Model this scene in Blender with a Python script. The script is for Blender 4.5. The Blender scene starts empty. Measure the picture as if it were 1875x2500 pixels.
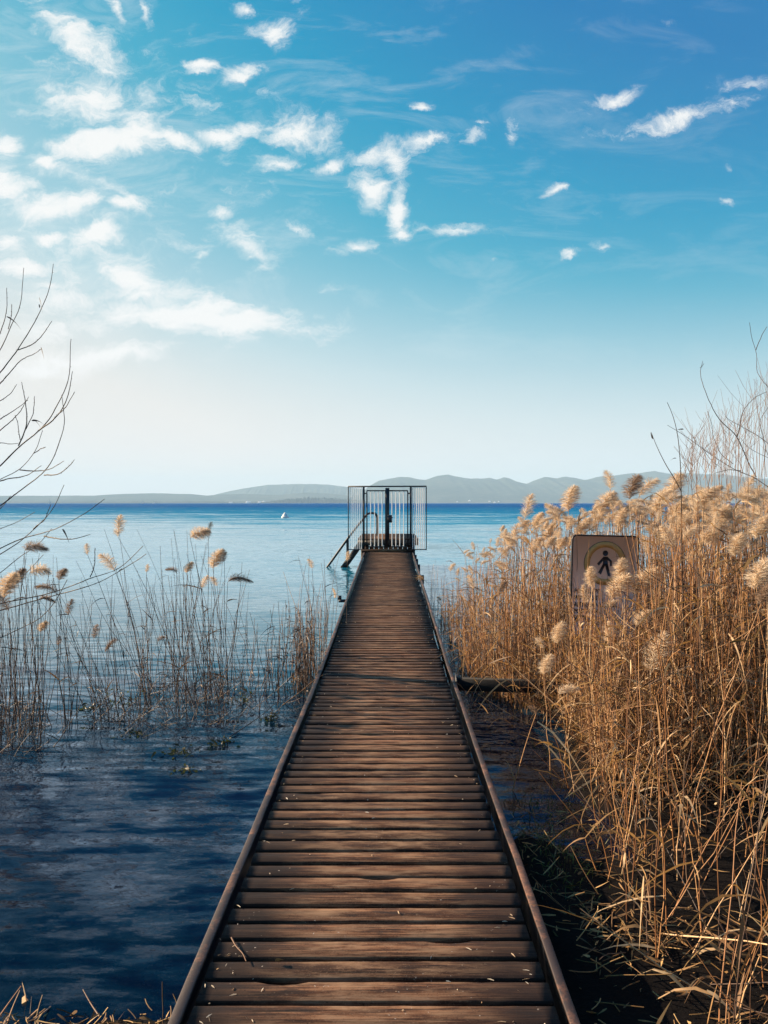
import bpy, math, random
import numpy as np
from mathutils import Vector, Matrix

R = math.radians
S = bpy.context.scene
C = S.collection
rng = np.random.default_rng(7)
random.seed(7)

# ------------------------------------------------------------------ camera
F = 2100.0            # focal length in pixels of the 1875 x 2500 photograph
HE = 1.80             # eye height above the water
VX, VY = 953.0, 1228.0
cam = bpy.data.objects.new("camera", bpy.data.cameras.new("camera"))
C.objects.link(cam)
cam.location = (0, 0, HE)
cam.rotation_euler = (R(90), 0, 0)
cam.data.sensor_fit = 'AUTO'
cam.data.sensor_width = 36.0
cam.data.lens = 36.0 * F / 2500.0
cam.data.shift_x = -(VX - 937.5) / 2500.0
cam.data.shift_y = -(1250.0 - VY) / 2500.0
cam.data.clip_start = 0.05
cam.data.clip_end = 80000
S.camera = cam


def P(px, py, Y):
    """the point seen at a pixel of the photograph, Y metres out"""
    return np.array([(px - VX) * Y / F, Y, HE - (py - VY) * Y / F])


# ------------------------------------------------------------------ light
SUN_EL, SUN_AZ = 23.0, -67.0           # degrees; azimuth to the right of +Y
S.view_settings.view_transform = 'Standard'
S.view_settings.look = 'None'
S.view_settings.exposure = 1.25
S.view_settings.gamma = 1.0
S.view_settings.use_curve_mapping = False
ld = bpy.data.lights.new("sun", 'SUN')
ld.energy = 5.0
ld.angle = R(0.5)
ld.color = (1.0, 0.77, 0.52)
lo = bpy.data.objects.new("sun", ld)
C.objects.link(lo)
sd = Vector((math.sin(R(SUN_AZ)) * math.cos(R(SUN_EL)), math.cos(R(SUN_AZ)) * math.cos(R(SUN_EL)), math.sin(R(SUN_EL))))
lo.rotation_euler = sd.to_track_quat('Z', 'Y').to_euler()
lo.location = (-30, 10, 30)


class NT:
    """small node tree writer"""
    def __init__(self, tree):
        self.t = tree
        tree.nodes.clear()

    def n(self, typ, ins=None, **props):
        nd = self.t.nodes.new(typ)
        for k, v in props.items():
            setattr(nd, k, v)
        for k, v in (ins or {}).items():
            self.set(nd.inputs[k], v)
        return nd

    def set(self, sock, v):
        if isinstance(v, bpy.types.NodeSocket):
            self.t.links.new(v, sock)
        elif v is not None:
            if isinstance(v, (tuple, list)) and len(v) == 3 and sock.type == 'RGBA':
                v = (*v, 1.0)
            sock.default_value = v

    def math(self, op, a, b=0.5, c=0.5, clamp=False):
        return self.n('ShaderNodeMath', {0: a, 1: b, 2: c}, operation=op, use_clamp=clamp).outputs[0]

    def vmath(self, op, a, b=(0, 0, 0)):
        return self.n('ShaderNodeVectorMath', {0: a, 1: b}, operation=op)

    def mix(self, fac, a, b, blend='MIX'):
        return self.n('ShaderNodeMixRGB', {0: fac, 1: a, 2: b}, blend_type=blend).outputs[0]

    def noise(self, vec, scale, detail=3.0, rough=0.55, dist=0.0):
        return self.n('ShaderNodeTexNoise', {'Vector': vec, 'Scale': scale, 'Detail': detail, 'Roughness': rough, 'Distortion': dist})

    def rng(self, v, a, b, c=0.0, d=1.0, smooth=False):
        return self.n('ShaderNodeMapRange', {0: v, 1: a, 2: b, 3: c, 4: d},
                      interpolation_type='SMOOTHSTEP' if smooth else 'LINEAR', clamp=True).outputs[0]

    def ramp(self, fac, stops):
        nd = self.n('ShaderNodeValToRGB', {0: fac})
        el = nd.color_ramp.elements
        while len(el) < len(stops):
            el.new(0.5)
        for e, (p, c) in zip(el, stops):
            e.position = p
            e.color = (*c, 1.0)
        return nd.outputs[0]


# ---- sky: Nishita, colour response of the photograph, thin broken clouds
W = bpy.data.worlds.new("World")
S.world = W
W.use_nodes = True
k = NT(W.node_tree)
tc = k.n('ShaderNodeTexCoord').outputs['Generated']
sky = k.n('ShaderNodeTexSky', sky_type='NISHITA', sun_disc=False, sun_elevation=R(SUN_EL), sun_rotation=R(SUN_AZ),
          air_density=1.0, dust_density=1.0, ozone_density=1.0).outputs[0]
lum = k.n('ShaderNodeSeparateColor', {0: sky}).outputs[1]        # the sky's own brightness drives its colour
skyr = k.ramp(k.math('MULTIPLY', lum, 0.086), [(.10, (.0, .165, .475)), (.16, (.001, .215, .530)), (.21, (.004, .350, .61)), (.255, (.055, .455, .66)),
                                             (.305, (.21, .575, .73)), (.40, (.52, .76, .84)), (.54, (.90, .90, .87)), (1.0, (1.0, .97, .91))])
skyc = k.n('ShaderNodeVectorMath', {0: skyr, 'Scale': 5.0}, operation='SCALE').outputs[0]
dv = k.n('ShaderNodeSeparateXYZ', {0: tc})
ydir = k.math('MAXIMUM', dv.outputs[1], 0.06)
cu = k.math('DIVIDE', dv.outputs[0], ydir)
cv = k.math('DIVIDE', dv.outputs[2], ydir)
# white bloom of the air low over the horizon
low = k.math('POWER', k.rng(dv.outputs[2], -0.01, 0.30, 1.0, 0.0), 2.0)
side = k.rng(cu, -0.2, 0.8, 1.0, 0.78)
skyc = k.mix(k.math('MULTIPLY', low, side), skyc, (5.6, 5.15, 4.75))
uv = k.n('ShaderNodeCombineXYZ', {0: cu, 1: cv, 2: 0.0}).outputs[0]
wn = k.noise(uv, 9.0, 6.0, 0.65)
warp = k.vmath('SCALE', k.vmath('SUBTRACT', wn.outputs['Color'], (0.5, 0.5, 0.5)).outputs[0])
warp.inputs['Scale'].default_value = 0.060
wuv = k.vmath('ADD', uv, warp.outputs[0]).outputs[0]
CLOUDS = [  # centre x, y, half width, half height, tilt, strength in the 1659 x 2212 view
    (150, 75, 130, 50, -42, .62), (225, 125, 70, 60, -50, .5), (200, 215, 140, 62, -12, .60), (252, 30, 17, 42, 15, .7),
    (320, 28, 10, 36, 10, .6), (530, 17, 32, 11, 0, .6), (585, 65, 48, 27, -8, .72), (665, 20, 55, 34, -25, .34),
    (430, 143, 30, 16, -15, .8), (520, 155, 42, 22, 20, .68), (570, 190, 30, 50, 40, .2), (240, 303, 120, 30, 8, 1.0),
    (380, 303, 42, 14, -18, .85), (495, 283, 68, 20, 10, .8), (640, 272, 66, 36, -15, .7), (705, 295, 52, 44, -30, .45),
    (18, 300, 32, 22, -38, .8), (605, 350, 48, 14, 12, .72), (715, 358, 52, 11, 5, .62), (805, 342, 70, 20, 8, .66),
    (850, 350, 28, 44, 30, .72), (800, 405, 46, 34, -35, .82), (860, 455, 22, 58, -8, .85), (865, 495, 28, 22, 0, .8),
    (100, 350, 42, 15, -24, .7), (165, 385, 110, 22, -20, .52), (15, 370, 42, 30, 0, .6), (30, 400, 55, 18, 0, .7),
    (110, 450, 130, 28, -10, .62), (175, 447, 62, 19, 16, .85), (265, 443, 38, 15, 12, .85), (200, 510, 52, 16, 8, .9),
    (100, 521, 36, 10, 0, .75), (15, 522, 28, 13, 0, .75), (42, 580, 48, 17, 0, .85), (480, 445, 28, 13, 20, .6),
    (550, 528, 62, 26, -34, .58), (490, 492, 36, 22, -20, .32), (650, 492, 36, 11, -10, .56), (770, 538, 46, 18, 0, .68),
    (430, 545, 22, 6, 12, .5), (545, 552, 12, 5, 0, .5), (910, 235, 24, 9, 0, .85), (925, 312, 62, 15, 10, .72),
    (1010, 303, 44, 16, 26, .66), (1035, 272, 24, 8, 8, .6), (1105, 270, 15, 24, 0, .6), (975, 487, 72, 13, 3, .7),
    (1200, 414, 27, 11, 22, .7), (1230, 545, 27, 12, 0, .8), (1298, 531, 22, 10, 0, .6), (1070, 558, 18, 8, 0, .58),
    (1320, 205, 80, 17, 15, .70), (1455, 256, 165, 20, 12, .78), (1610, 182, 60, 22, 8, .55), (1580, 375, 15, 13, 0, .5),
    (1583, 437, 15, 9, 0, .48), (1250, 465, 140, 14, 10, .30), (1050, 98, 80, 14, 25, .28), (930, 175, 50, 10, 30, .28),
    (280, 590, 105, 30, -26, .78), (350, 640, 150, 34, -18, .75), (450, 682, 225, 34, -6, .95), (150, 640, 170, 24, 5, .52),
    (150, 702, 190, 30, 4, .55), (190, 770, 230, 22, 3, .8), (55, 795, 120, 22, 0, .8), (100, 610, 80, 14, 0, .5),
    (700, 635, 95, 11, 6, .36), (1140, 1015, 70, 5, 0, .25), (1410, 75, 50, 14, 30, .34), (400, 240, 200, 110, -10, .22),
    (150, 560, 260, 150, 0, .25), (1270, 275, 60, 26, 50, .28),
]
field = None
for (cx, cy, rx, ry, rot, st) in CLOUDS:
    X, Yv = (cx / .8848 - VX) / F, (VY - cy / .8848) / F
    m = k.n('ShaderNodeMapping', {0: wuv, 1: (X, Yv, 0), 2: (0, 0, R(rot)), 3: (rx * 1.4 / .8848 / F, ry * 1.6 / .8848 / F, 1)},
            vector_type='TEXTURE').outputs[0]
    ln = k.vmath('LENGTH', m).outputs['Value']
    v = k.rng(ln, 0.0, 1.25, st, 0.0)
    field = v if field is None else k.math('MAXIMUM', field, v)
strch = k.n('ShaderNodeMapping', {0: wuv, 2: (0, 0, R(-8)), 3: (1.0, 2.0, 1.0)}).outputs[0]
fine = k.noise(strch, 18.0, 9.0, 0.70, 0.6)
vm = k.n('ShaderNodeMapping', {0: wuv, 1: ((300 / .8848 - VX) / F, (VY - 420 / .8848) / F, 0), 3: (820 / .8848 / F, 560 / .8848 / F, 1)}, vector_type='TEXTURE').outputs[0]
veil = k.rng(k.vmath('LENGTH', vm).outputs['Value'], 0.2, 1.0, 0.17, 0.0, True)
field = k.math('ADD', field, veil)
cf = k.math('ADD', field, k.math('MULTIPLY', k.math('SUBTRACT', fine.outputs[0], 0.5), 1.5))
dens = k.rng(cf, 0.24, 0.88, 0.0, 1.0, True)
dens = k.math('MULTIPLY', dens, k.rng(field, 0.02, 0.16))
cir = k.noise(k.n('ShaderNodeMapping', {0: uv, 2: (0, 0, R(-14)), 3: (1.0, 3.4, 1.0)}).outputs[0], 5.5, 9.0, 0.68, 0.8).outputs[0]
cir = k.math('MULTIPLY', k.rng(cir, 0.50, 0.80, 0.0, 0.55), k.rng(cu, -0.35, 0.42, 1.0, 0.25))
dens = k.math('MAXIMUM', dens, k.math('MULTIPLY', cir, k.rng(cv, 0.10, 0.26)))
dens = k.math('MULTIPLY', dens, k.rng(dv.outputs[1], 0.2, 0.4))
dens = k.math('MULTIPLY', dens, k.rng(dv.outputs[2], 0.0, 0.03))
final = k.mix(k.math('MULTIPLY', dens, 0.95), skyc, (5.5, 5.45, 5.35))
bg = k.n('ShaderNodeBackground', {0: final, 1: 0.076})
k.n('ShaderNodeOutputWorld', {0: bg.outputs[0]})
W.cycles.sampling_method = 'MANUAL'
W.cycles.sample_map_resolution = 512

S.render.engine = 'CYCLES'
cy = S.cycles
cy.use_denoising = True
cy.max_bounces = 7
cy.diffuse_bounces = 3
cy.glossy_bounces = 3
cy.transmission_bounces = 4
cy.transparent_max_bounces = 10
cy.volume_bounces = 3
cy.caustics_reflective = False
cy.caustics_refractive = False
cy.use_adaptive_sampling = True
cy.adaptive_threshold = 0.01
cy.sample_clamp_indirect = 8.0


# ------------------------------------------------------------------ mesh helpers
class MB:
    def __init__(self):
        self.v, self.f, self.n = [], [], 0

    def add(self, V, Q):
        V = np.asarray(V, float).reshape(-1, 3)
        self.v.append(V)
        self.f.append(np.asarray(Q, int).reshape(-1, 4) + self.n)
        self.n += len(V)
        return self

    def addmb(self, o, M=None):
        V, Q = o
        if M is not None:
            V = V @ M[:3, :3].T + M[:3, 3]
        return self.add(V, Q)

    def arrays(self):
        return np.concatenate(self.v), np.concatenate(self.f)

    def box(self, c, s, rot=None):
        c, h = np.array(c, float), np.array(s, float) / 2
        V = np.array([[x, y, z] for x in (-1, 1) for y in (-1, 1) for z in (-1, 1)], float) * h
        if rot is not None:
            V = V @ np.array(Matrix.Rotation(rot[0], 3, rot[1])).T
        return self.add(V + c, [[0, 1, 3, 2], [4, 6, 7, 5], [0, 4, 5, 1], [2, 3, 7, 6], [0, 2, 6, 4], [1, 5, 7, 3]])

    def beam(self, a, b, w, h):
        """square bar from a to b"""
        a, b = np.array(a, float), np.array(b, float)
        t = (b - a) / np.linalg.norm(b - a)
        u = np.cross(t, [0, 0, 1.0])
        u = np.array([1.0, 0, 0]) if np.linalg.norm(u) < 1e-4 else u / np.linalg.norm(u)
        n = np.cross(u, t)
        V = [p + u * sx * w / 2 + n * sz * h / 2 for p in (a, b) for sx in (-1, 1) for sz in (-1, 1)]
        return self.add(V, [[0, 1, 3, 2], [4, 6, 7, 5], [0, 4, 5, 1], [2, 3, 7, 6], [0, 2, 6, 4], [1, 5, 7, 3]])

    def tube(self, pts, rad, sides=3, caps=False):
        pts = np.asarray(pts, float)
        n = len(pts)
        rad = np.broadcast_to(np.asarray(rad, float), (n,))
        t = np.gradient(pts, axis=0)
        t /= np.linalg.norm(t, axis=1)[:, None] + 1e-9
        ref = np.array([0.31, 0.93, 0.2]) if abs(t[0] @ [0, 1, 0]) < 0.85 else np.array([1.0, 0.1, 0.2])
        u = np.cross(t, ref)
        u /= np.linalg.norm(u, axis=1)[:, None] + 1e-9
        w = np.cross(t, u)
        a = np.arange(sides) * 2 * math.pi / sides
        V = pts[:, None, :] + rad[:, None, None] * (np.cos(a)[None, :, None] * u[:, None, :] + np.sin(a)[None, :, None] * w[:, None, :])
        i = np.arange(n - 1)[:, None] * sides
        j = np.arange(sides)[None, :]
        j2 = (j + 1) % sides
        Q = np.stack([i + j, i + j2, i + sides + j2, i + sides + j], -1).reshape(-1, 4)
        V = V.reshape(-1, 3)
        if caps and sides % 2 == 0:
            extra = []
            for o in (0, (n - 1) * sides):
                for q in range(sides // 2 - 1):
                    extra.append([o + q, o + q + 1, o + sides - 2 - q, o + sides - 1 - q])
            Q = np.concatenate([Q, np.array(extra)])
        return self.add(V, Q)

    def blade(self, p, d, length, width, droop=0.3, nseg=4, twist=0.0):
        """a flat leaf blade bending downward"""
        d = np.array(d, float)
        d /= np.linalg.norm(d)
        t = np.linspace(0, 1, nseg + 1)
        pts = np.array(p)[None] + length * (t[:, None] * d[None] + np.array([0, 0, -1.0])[None] * droop * (t ** 2)[:, None])
        u = np.cross(d, [math.sin(twist) * .8, math.cos(twist) * .8, 0.6])
        u /= np.linalg.norm(u) + 1e-9
        wd = width * np.clip(np.minimum(0.35 + 3 * t, 1.05 - t) * 1.15, 0.04, 1) / 2
        V = np.stack([pts - u * wd[:, None], pts + u * wd[:, None]], 1).reshape(-1, 3)
        i = np.arange(nseg) * 2
        return self.add(V, np.stack([i, i + 1, i + 3, i + 2], -1))

    def mesh(self, name, mat, smooth=False):
        V, Q = self.arrays()
        me = bpy.data.meshes.new(name)
        me.vertices.add(len(V))
        me.vertices.foreach_set('co', V.astype(np.float32).ravel())
        me.loops.add(len(Q) * 4)
        me.loops.foreach_set('vertex_index', Q.astype(np.int32).ravel())
        me.polygons.add(len(Q))
        me.polygons.foreach_set('loop_start', (np.arange(len(Q)) * 4).astype(np.int32))
        me.update(calc_edges=True)
        if smooth:
            me.polygons.foreach_set('use_smooth', np.ones(len(Q), bool))
        me.materials.append(mat)
        return me

    def build(self, name, mat, parent=None, smooth=False, loc=None):
        o = bpy.data.objects.new(name, self.mesh(name, mat, smooth))
        C.objects.link(o)
        if parent is not None:
            o.parent = parent
        if loc is not None:
            o.location = loc
        return o


def tag(o, label=None, cat=None, group=None, kind=None):
    for key, val in (('label', label), ('category', cat), ('group', group), ('kind', kind)):
        if val:
            o[key] = val
    return o


def empty(name, loc, label, cat, group=None):
    o = bpy.data.objects.new(name, None)
    o.empty_display_size = 0.1
    o.location = loc
    C.objects.link(o)
    return tag(o, label, cat, group)


def smoothpath(pts, n):
    """resample a traced polyline as a soft curve"""
    pts = np.asarray(pts, float)
    d = np.r_[0, np.cumsum(np.linalg.norm(np.diff(pts, axis=0), axis=1))]
    out, m = [], len(pts)
    tan = np.gradient(pts, d, axis=0)
    for s in np.linspace(0, d[-1], n):
        i = min(max(np.searchsorted(d, s) - 1, 0), m - 2)
        h = d[i + 1] - d[i]
        u = (s - d[i]) / h
        out.append((2 * u ** 3 - 3 * u ** 2 + 1) * pts[i] + (u ** 3 - 2 * u ** 2 + u) * h * tan[i]
                   + (-2 * u ** 3 + 3 * u ** 2) * pts[i + 1] + (u ** 3 - u ** 2) * h * tan[i + 1])
    return np.array(out)


# ------------------------------------------------------------------ materials
def new_mat(name):
    m = bpy.data.materials.new(name)
    m.use_nodes = True
    return m, NT(m.node_tree)


def finish(k, shader):
    k.n('ShaderNodeOutputMaterial', {0: shader})


def pbsdf(k, **ins):
    nd = k.n('ShaderNodeBsdfPrincipled')
    for a, b in ins.items():
        k.set(nd.inputs[a.replace('_', ' ')], b)
    return nd.outputs[0]


def straw_mat(name, stops, rough=0.55, trans=0.0, tcol=(0.5, 0.3, 0.1), streak=True):
    m, k = new_mat(name)
    g = k.n('ShaderNodeNewGeometry')
    oi = k.n('ShaderNodeObjectInfo').outputs['Random']
    rnd = k.math('FRACT', k.math('ADD', g.outputs['Random Per Island'], k.math('MULTIPLY', oi, 3.7)))
    col = k.ramp(rnd, stops)
    if streak:
        nz = k.noise(g.outputs['Position'], 26.0, 3.0, 0.6).outputs[0]
        col = k.mix(k.rng(nz, 0.35, 0.7, 0.0, 0.5), col, (0.10, 0.055, 0.025))
    sh = pbsdf(k, Base_Color=col, Roughness=rough, Specular_IOR_Level=0.35)
    if trans > 0:
        tr = k.n('ShaderNodeBsdfTranslucent', {0: k.mix(0.5, col, tcol)}).outputs[0]
        sh = k.n('ShaderNodeMixShader', {0: trans, 1: sh, 2: tr}).outputs[0]
    finish(k, sh)
    return m


M_STRAW = straw_mat('dry_reed_stem', [(0.0, (.035, .018, .012)), (.28, (.13, .052, .022)), (.55, (.34, .148, .055)), (.8, (.54, .285, .125)), (1.0, (.80, .56, .33))])
M_BROWN = straw_mat('shade_brown_reed_stem', [(0.0, (.03, .017, .016)), (.4, (.065, .038, .032)), (.8, (.12, .075, .06)), (1.0, (.26, .18, .13))])  # shaded side of the backlit left reeds put into a darker stem colour
M_LEAF = straw_mat('dry_reed_leaf', [(0.0, (.10, .045, .02)), (.3, (.26, .125, .045)), (.65, (.48, .28, .12)), (1.0, (.78, .58, .35))], 0.6, 0.3, (.6, .36, .12))
M_DLEAF = straw_mat('brown_reed_leaf', [(0.0, (.045, .028, .022)), (.6, (.10, .06, .04)), (1.0, (.26, .17, .10))], 0.6, 0.2)
M_PLUME = straw_mat('reed_plume', [(0.0, (.34, .20, .11)), (.25, (.60, .44, .30)), (.6, (.80, .68, .52)), (1.0, (.92, .84, .72))], 0.85, 0.45, (.75, .55, .34), False)
M_DPLUME = straw_mat('dark_reed_plume', [(0.0, (.10, .06, .045)), (.5, (.26, .17, .125)), (1.0, (.60, .46, .35))], 0.85, 0.35, (.5, .35, .22), False)
M_TWIG = straw_mat('bare_twig_bark', [(0.0, (.035, .024, .022)), (1.0, (.075, .05, .042))], 0.6)
M_PTWIG = straw_mat('thin_shrub_bark', [(0.0, (.12, .07, .055)), (.6, (.24, .15, .11)), (1.0, (.40, .28, .21))], 0.6)
M_LITTER = straw_mat('reed_litter', [(0.0, (.10, .05, .02)), (.5, (.28, .15, .05)), (1.0, (.56, .36, .15))], 0.7)
M_WEED = straw_mat('water_weed', [(0.0, (.008, .008, .005)), (.6, (.025, .026, .009)), (1.0, (.11, .12, .03))], 0.5, 0.2, (.2, .25, .04))
M_GRASS = straw_mat('bank_grass', [(0.0, (.03, .05, .012)), (.6, (.07, .10, .025)), (1.0, (.20, .22, .07))], 0.6, 0.25, (.2, .28, .05))
M_STONE = straw_mat('lake_pebble', [(0.0, (.04, .034, .03)), (.5, (.10, .08, .06)), (1.0, (.24, .19, .12))], 0.5)


def wood_mat():
    m, k = new_mat('weathered_deck_board')
    g = k.n('ShaderNodeNewGeometry')
    isl = g.outputs['Random Per Island']
    pos = k.n('ShaderNodeTexCoord').outputs['Object']
    off = k.n('ShaderNodeCombineXYZ', {0: k.math('MULTIPLY', isl, 37.0), 1: 0.0, 2: k.math('MULTIPLY', isl, 11.0)}).outputs[0]
    p = k.vmath('ADD', pos, off).outputs[0]
    pg = k.n('ShaderNodeMapping', {0: p, 3: (2.2, 60.0, 60.0)}).outputs[0]
    grain = k.noise(pg, 1.0, 6.0, 0.65, 0.6).outputs[0]
    pf = k.n('ShaderNodeMapping', {0: p, 3: (6.0, 190.0, 190.0)}).outputs[0]
    fine = k.noise(pf, 1.0, 3.0, 0.6).outputs[0]
    blot = k.noise(k.n('ShaderNodeMapping', {0: p, 3: (4.5, 16.0, 16.0)}).outputs[0], 1.0, 6.0, 0.68).outputs[0]
    big = k.noise(pos, 1.5, 4.0, 0.6).outputs[0]
    col = k.ramp(k.math('ADD', k.math('MULTIPLY', grain, 0.7), k.math('MULTIPLY', fine, 0.3)),
                 [(.38, (.013, .006, .0045)), (.5, (.094, .040, .020)), (.62, (.28, .140, .074))])
    bl = k.rng(isl, 0.0, 1.0, 0.55, 1.35)
    col = k.n('ShaderNodeVectorMath', {0: col, 'Scale': bl}, operation='SCALE').outputs[0]
    crk = k.noise(k.n('ShaderNodeMapping', {0: p, 3: (1.1, 95.0, 95.0)}).outputs[0], 1.0, 2.0, 0.5, 0.8).outputs[0]
    crack = k.math('MULTIPLY', k.rng(crk, 0.66, 0.70), k.rng(k.noise(p, 3.0, 2.0).outputs[0], 0.45, 0.6))
    col = k.mix(k.math('MULTIPLY', crack, 0.9), col, (.006, .004, .004))
    pit = k.noise(p, 160.0, 2.0, 0.6).outputs[0]
    col = k.mix(k.rng(pit, 0.58, 0.7, 0.0, 0.75), col, (.012, .008, .007))
    col = k.mix(k.rng(pit, 0.40, 0.30, 0.0, 0.5), col, (.24, .16, .11))
    # foot traffic has scoured the middle, dirt and algae keep the ends dark
    px = k.n('ShaderNodeSeparateXYZ', {0: pos}).outputs[0]
    lane = k.rng(k.math('ABSOLUTE', k.math('ADD', px, 0.05)), 0.12, 0.52, 1.0, 0.0, True)
    lane = k.math('ADD', lane, k.math('MULTIPLY', k.math('SUBTRACT', big, 0.5), 1.3), clamp=True)
    col = k.mix(k.math('MULTIPLY', k.math('SUBTRACT', 1.0, lane), 0.92), col, (.014, .009, .009))
    wl = k.math('MULTIPLY', k.math('MULTIPLY', lane, k.rng(blot, 0.46, 0.64)), 0.75)
    col = k.mix(k.rng(blot, 0.44, 0.34, 0.0, 0.7), col, (.016, .010, .008))
    col = k.mix(wl, col, (.30, .185, .115))
    # knots
    vk = k.n('ShaderNodeTexVoronoi', {'Vector': k.n('ShaderNodeMapping', {0: p, 3: (1.5, 8.0, 8.0)}).outputs[0], 'Scale': 1.1})
    kn = k.rng(vk.outputs['Distance'], 0.05, 0.11, 0.85, 0.0)
    col = k.mix(kn, col, (.016, .010, .008))
    # droppings, lichen flecks
    sp = k.noise(p, 75.0, 2.0, 0.5).outputs[0]
    sp2 = k.noise(pos, 5.0, 2.0, 0.5).outputs[0]
    fl = k.math('MULTIPLY', k.rng(sp, 0.72, 0.75), k.rng(sp2, 0.5, 0.62))
    col = k.mix(fl, col, (.42, .36, .31))
    h = k.math('ADD', k.math('MULTIPLY', grain, 0.7), k.math('ADD', k.math('MULTIPLY', fine, 0.5), k.math('MULTIPLY', blot, 0.12)))
    h = k.math('SUBTRACT', k.math('SUBTRACT', h, kn), k.math('MULTIPLY', crack, 2.0))
    bp = k.n('ShaderNodeBump', {'Strength': 0.8, 'Distance': 0.0035, 'Height': h}).outputs[0]
    finish(k, pbsdf(k, Base_Color=col, Roughness=k.rng(blot, 0.3, 0.7, 0.6, 0.9), Specular_IOR_Level=0.16, Normal=bp))
    return m


def rust_mat(name, dark, rust, amount, rough=0.6, metal=0.0):
    m, k = new_mat(name)
    pos = k.n('ShaderNodeTexCoord').outputs['Object']
    a = k.noise(pos, 5.0, 6.0, 0.7).outputs[0]
    b = k.noise(pos, 60.0, 4.0, 0.7).outputs[0]
    f = k.rng(k.math('ADD', k.math('MULTIPLY', a, 0.7), k.math('MULTIPLY', b, 0.3)), 0.62 - amount, 0.78 - amount)
    col = k.mix(f, dark, k.mix(b, rust, (rust[0] * 1.8, rust[1] * 1.6, rust[2] * 1.5)))
    bp = k.n('ShaderNodeBump', {'Strength': 0.4, 'Distance': 0.003, 'Height': b}).outputs[0]
    finish(k, pbsdf(k, Base_Color=col, Roughness=rough, Metallic=metal, Normal=bp))
    return m


M_DECK = wood_mat()
M_RAIL = rust_mat('rusty_steel_rail', (.030, .017, .016), (.16, .075, .042), 0.12, 0.6)
M_DARK = rust_mat('dark_painted_steel', (.016, .016, .022), (.05, .03, .022), -0.04, 0.45)
M_GALV = rust_mat('galvanised_bar', (.90, .88, .86), (.72, .66, .60), -0.08, 0.5, 0.0)
M_POST = rust_mat('wet_steel_post', (.010, .009, .010), (.03, .018, .014), 0.0, 0.5)
M_BOARD = rust_mat('faded_sign_face', (.78, .63, .57), (.64, .49, .42), 0.05, 0.6)
M_RING = rust_mat('faded_sign_ring', (.50, .30, .10), (.56, .34, .12), 0.1, 0.6)
M_BLACK = rust_mat('black_sign_print', (.012, .014, .022), (.02, .02, .03), 0.0, 0.5)
M_BEAM = rust_mat('black_tarred_beam', (.006, .006, .007), (.014, .010, .008), 0.0, 0.9)
M_BUOY = rust_mat('white_buoy_paint', (.78, .78, .76), (.5, .45, .38), -0.1, 0.4)


def ground_mat():
    m, k = new_mat('dark_lake_mud')
    pos = k.n('ShaderNodeTexCoord').outputs['Object']
    a = k.noise(pos, 2.5, 6.0, 0.65).outputs[0]
    b = k.noise(pos, 40.0, 5.0, 0.7).outputs[0]
    col = k.ramp(a, [(.3, (.0025, .0022, .0026)), (.55, (.005, .004, .0042)), (.8, (.011, .008, .006))])
    col = k.mix(k.rng(b, 0.5, 0.85, 0.0, 0.4), col, (.020, .013, .008))
    bp = k.n('ShaderNodeBump', {'Strength': 0.8, 'Distance': 0.02, 'Height': k.math('ADD', a, k.math('MULTIPLY', b, 0.4))}).outputs[0]
    finish(k, pbsdf(k, Base_Color=col, Roughness=0.9, Specular_IOR_Level=0.08, Normal=bp))
    return m


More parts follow.
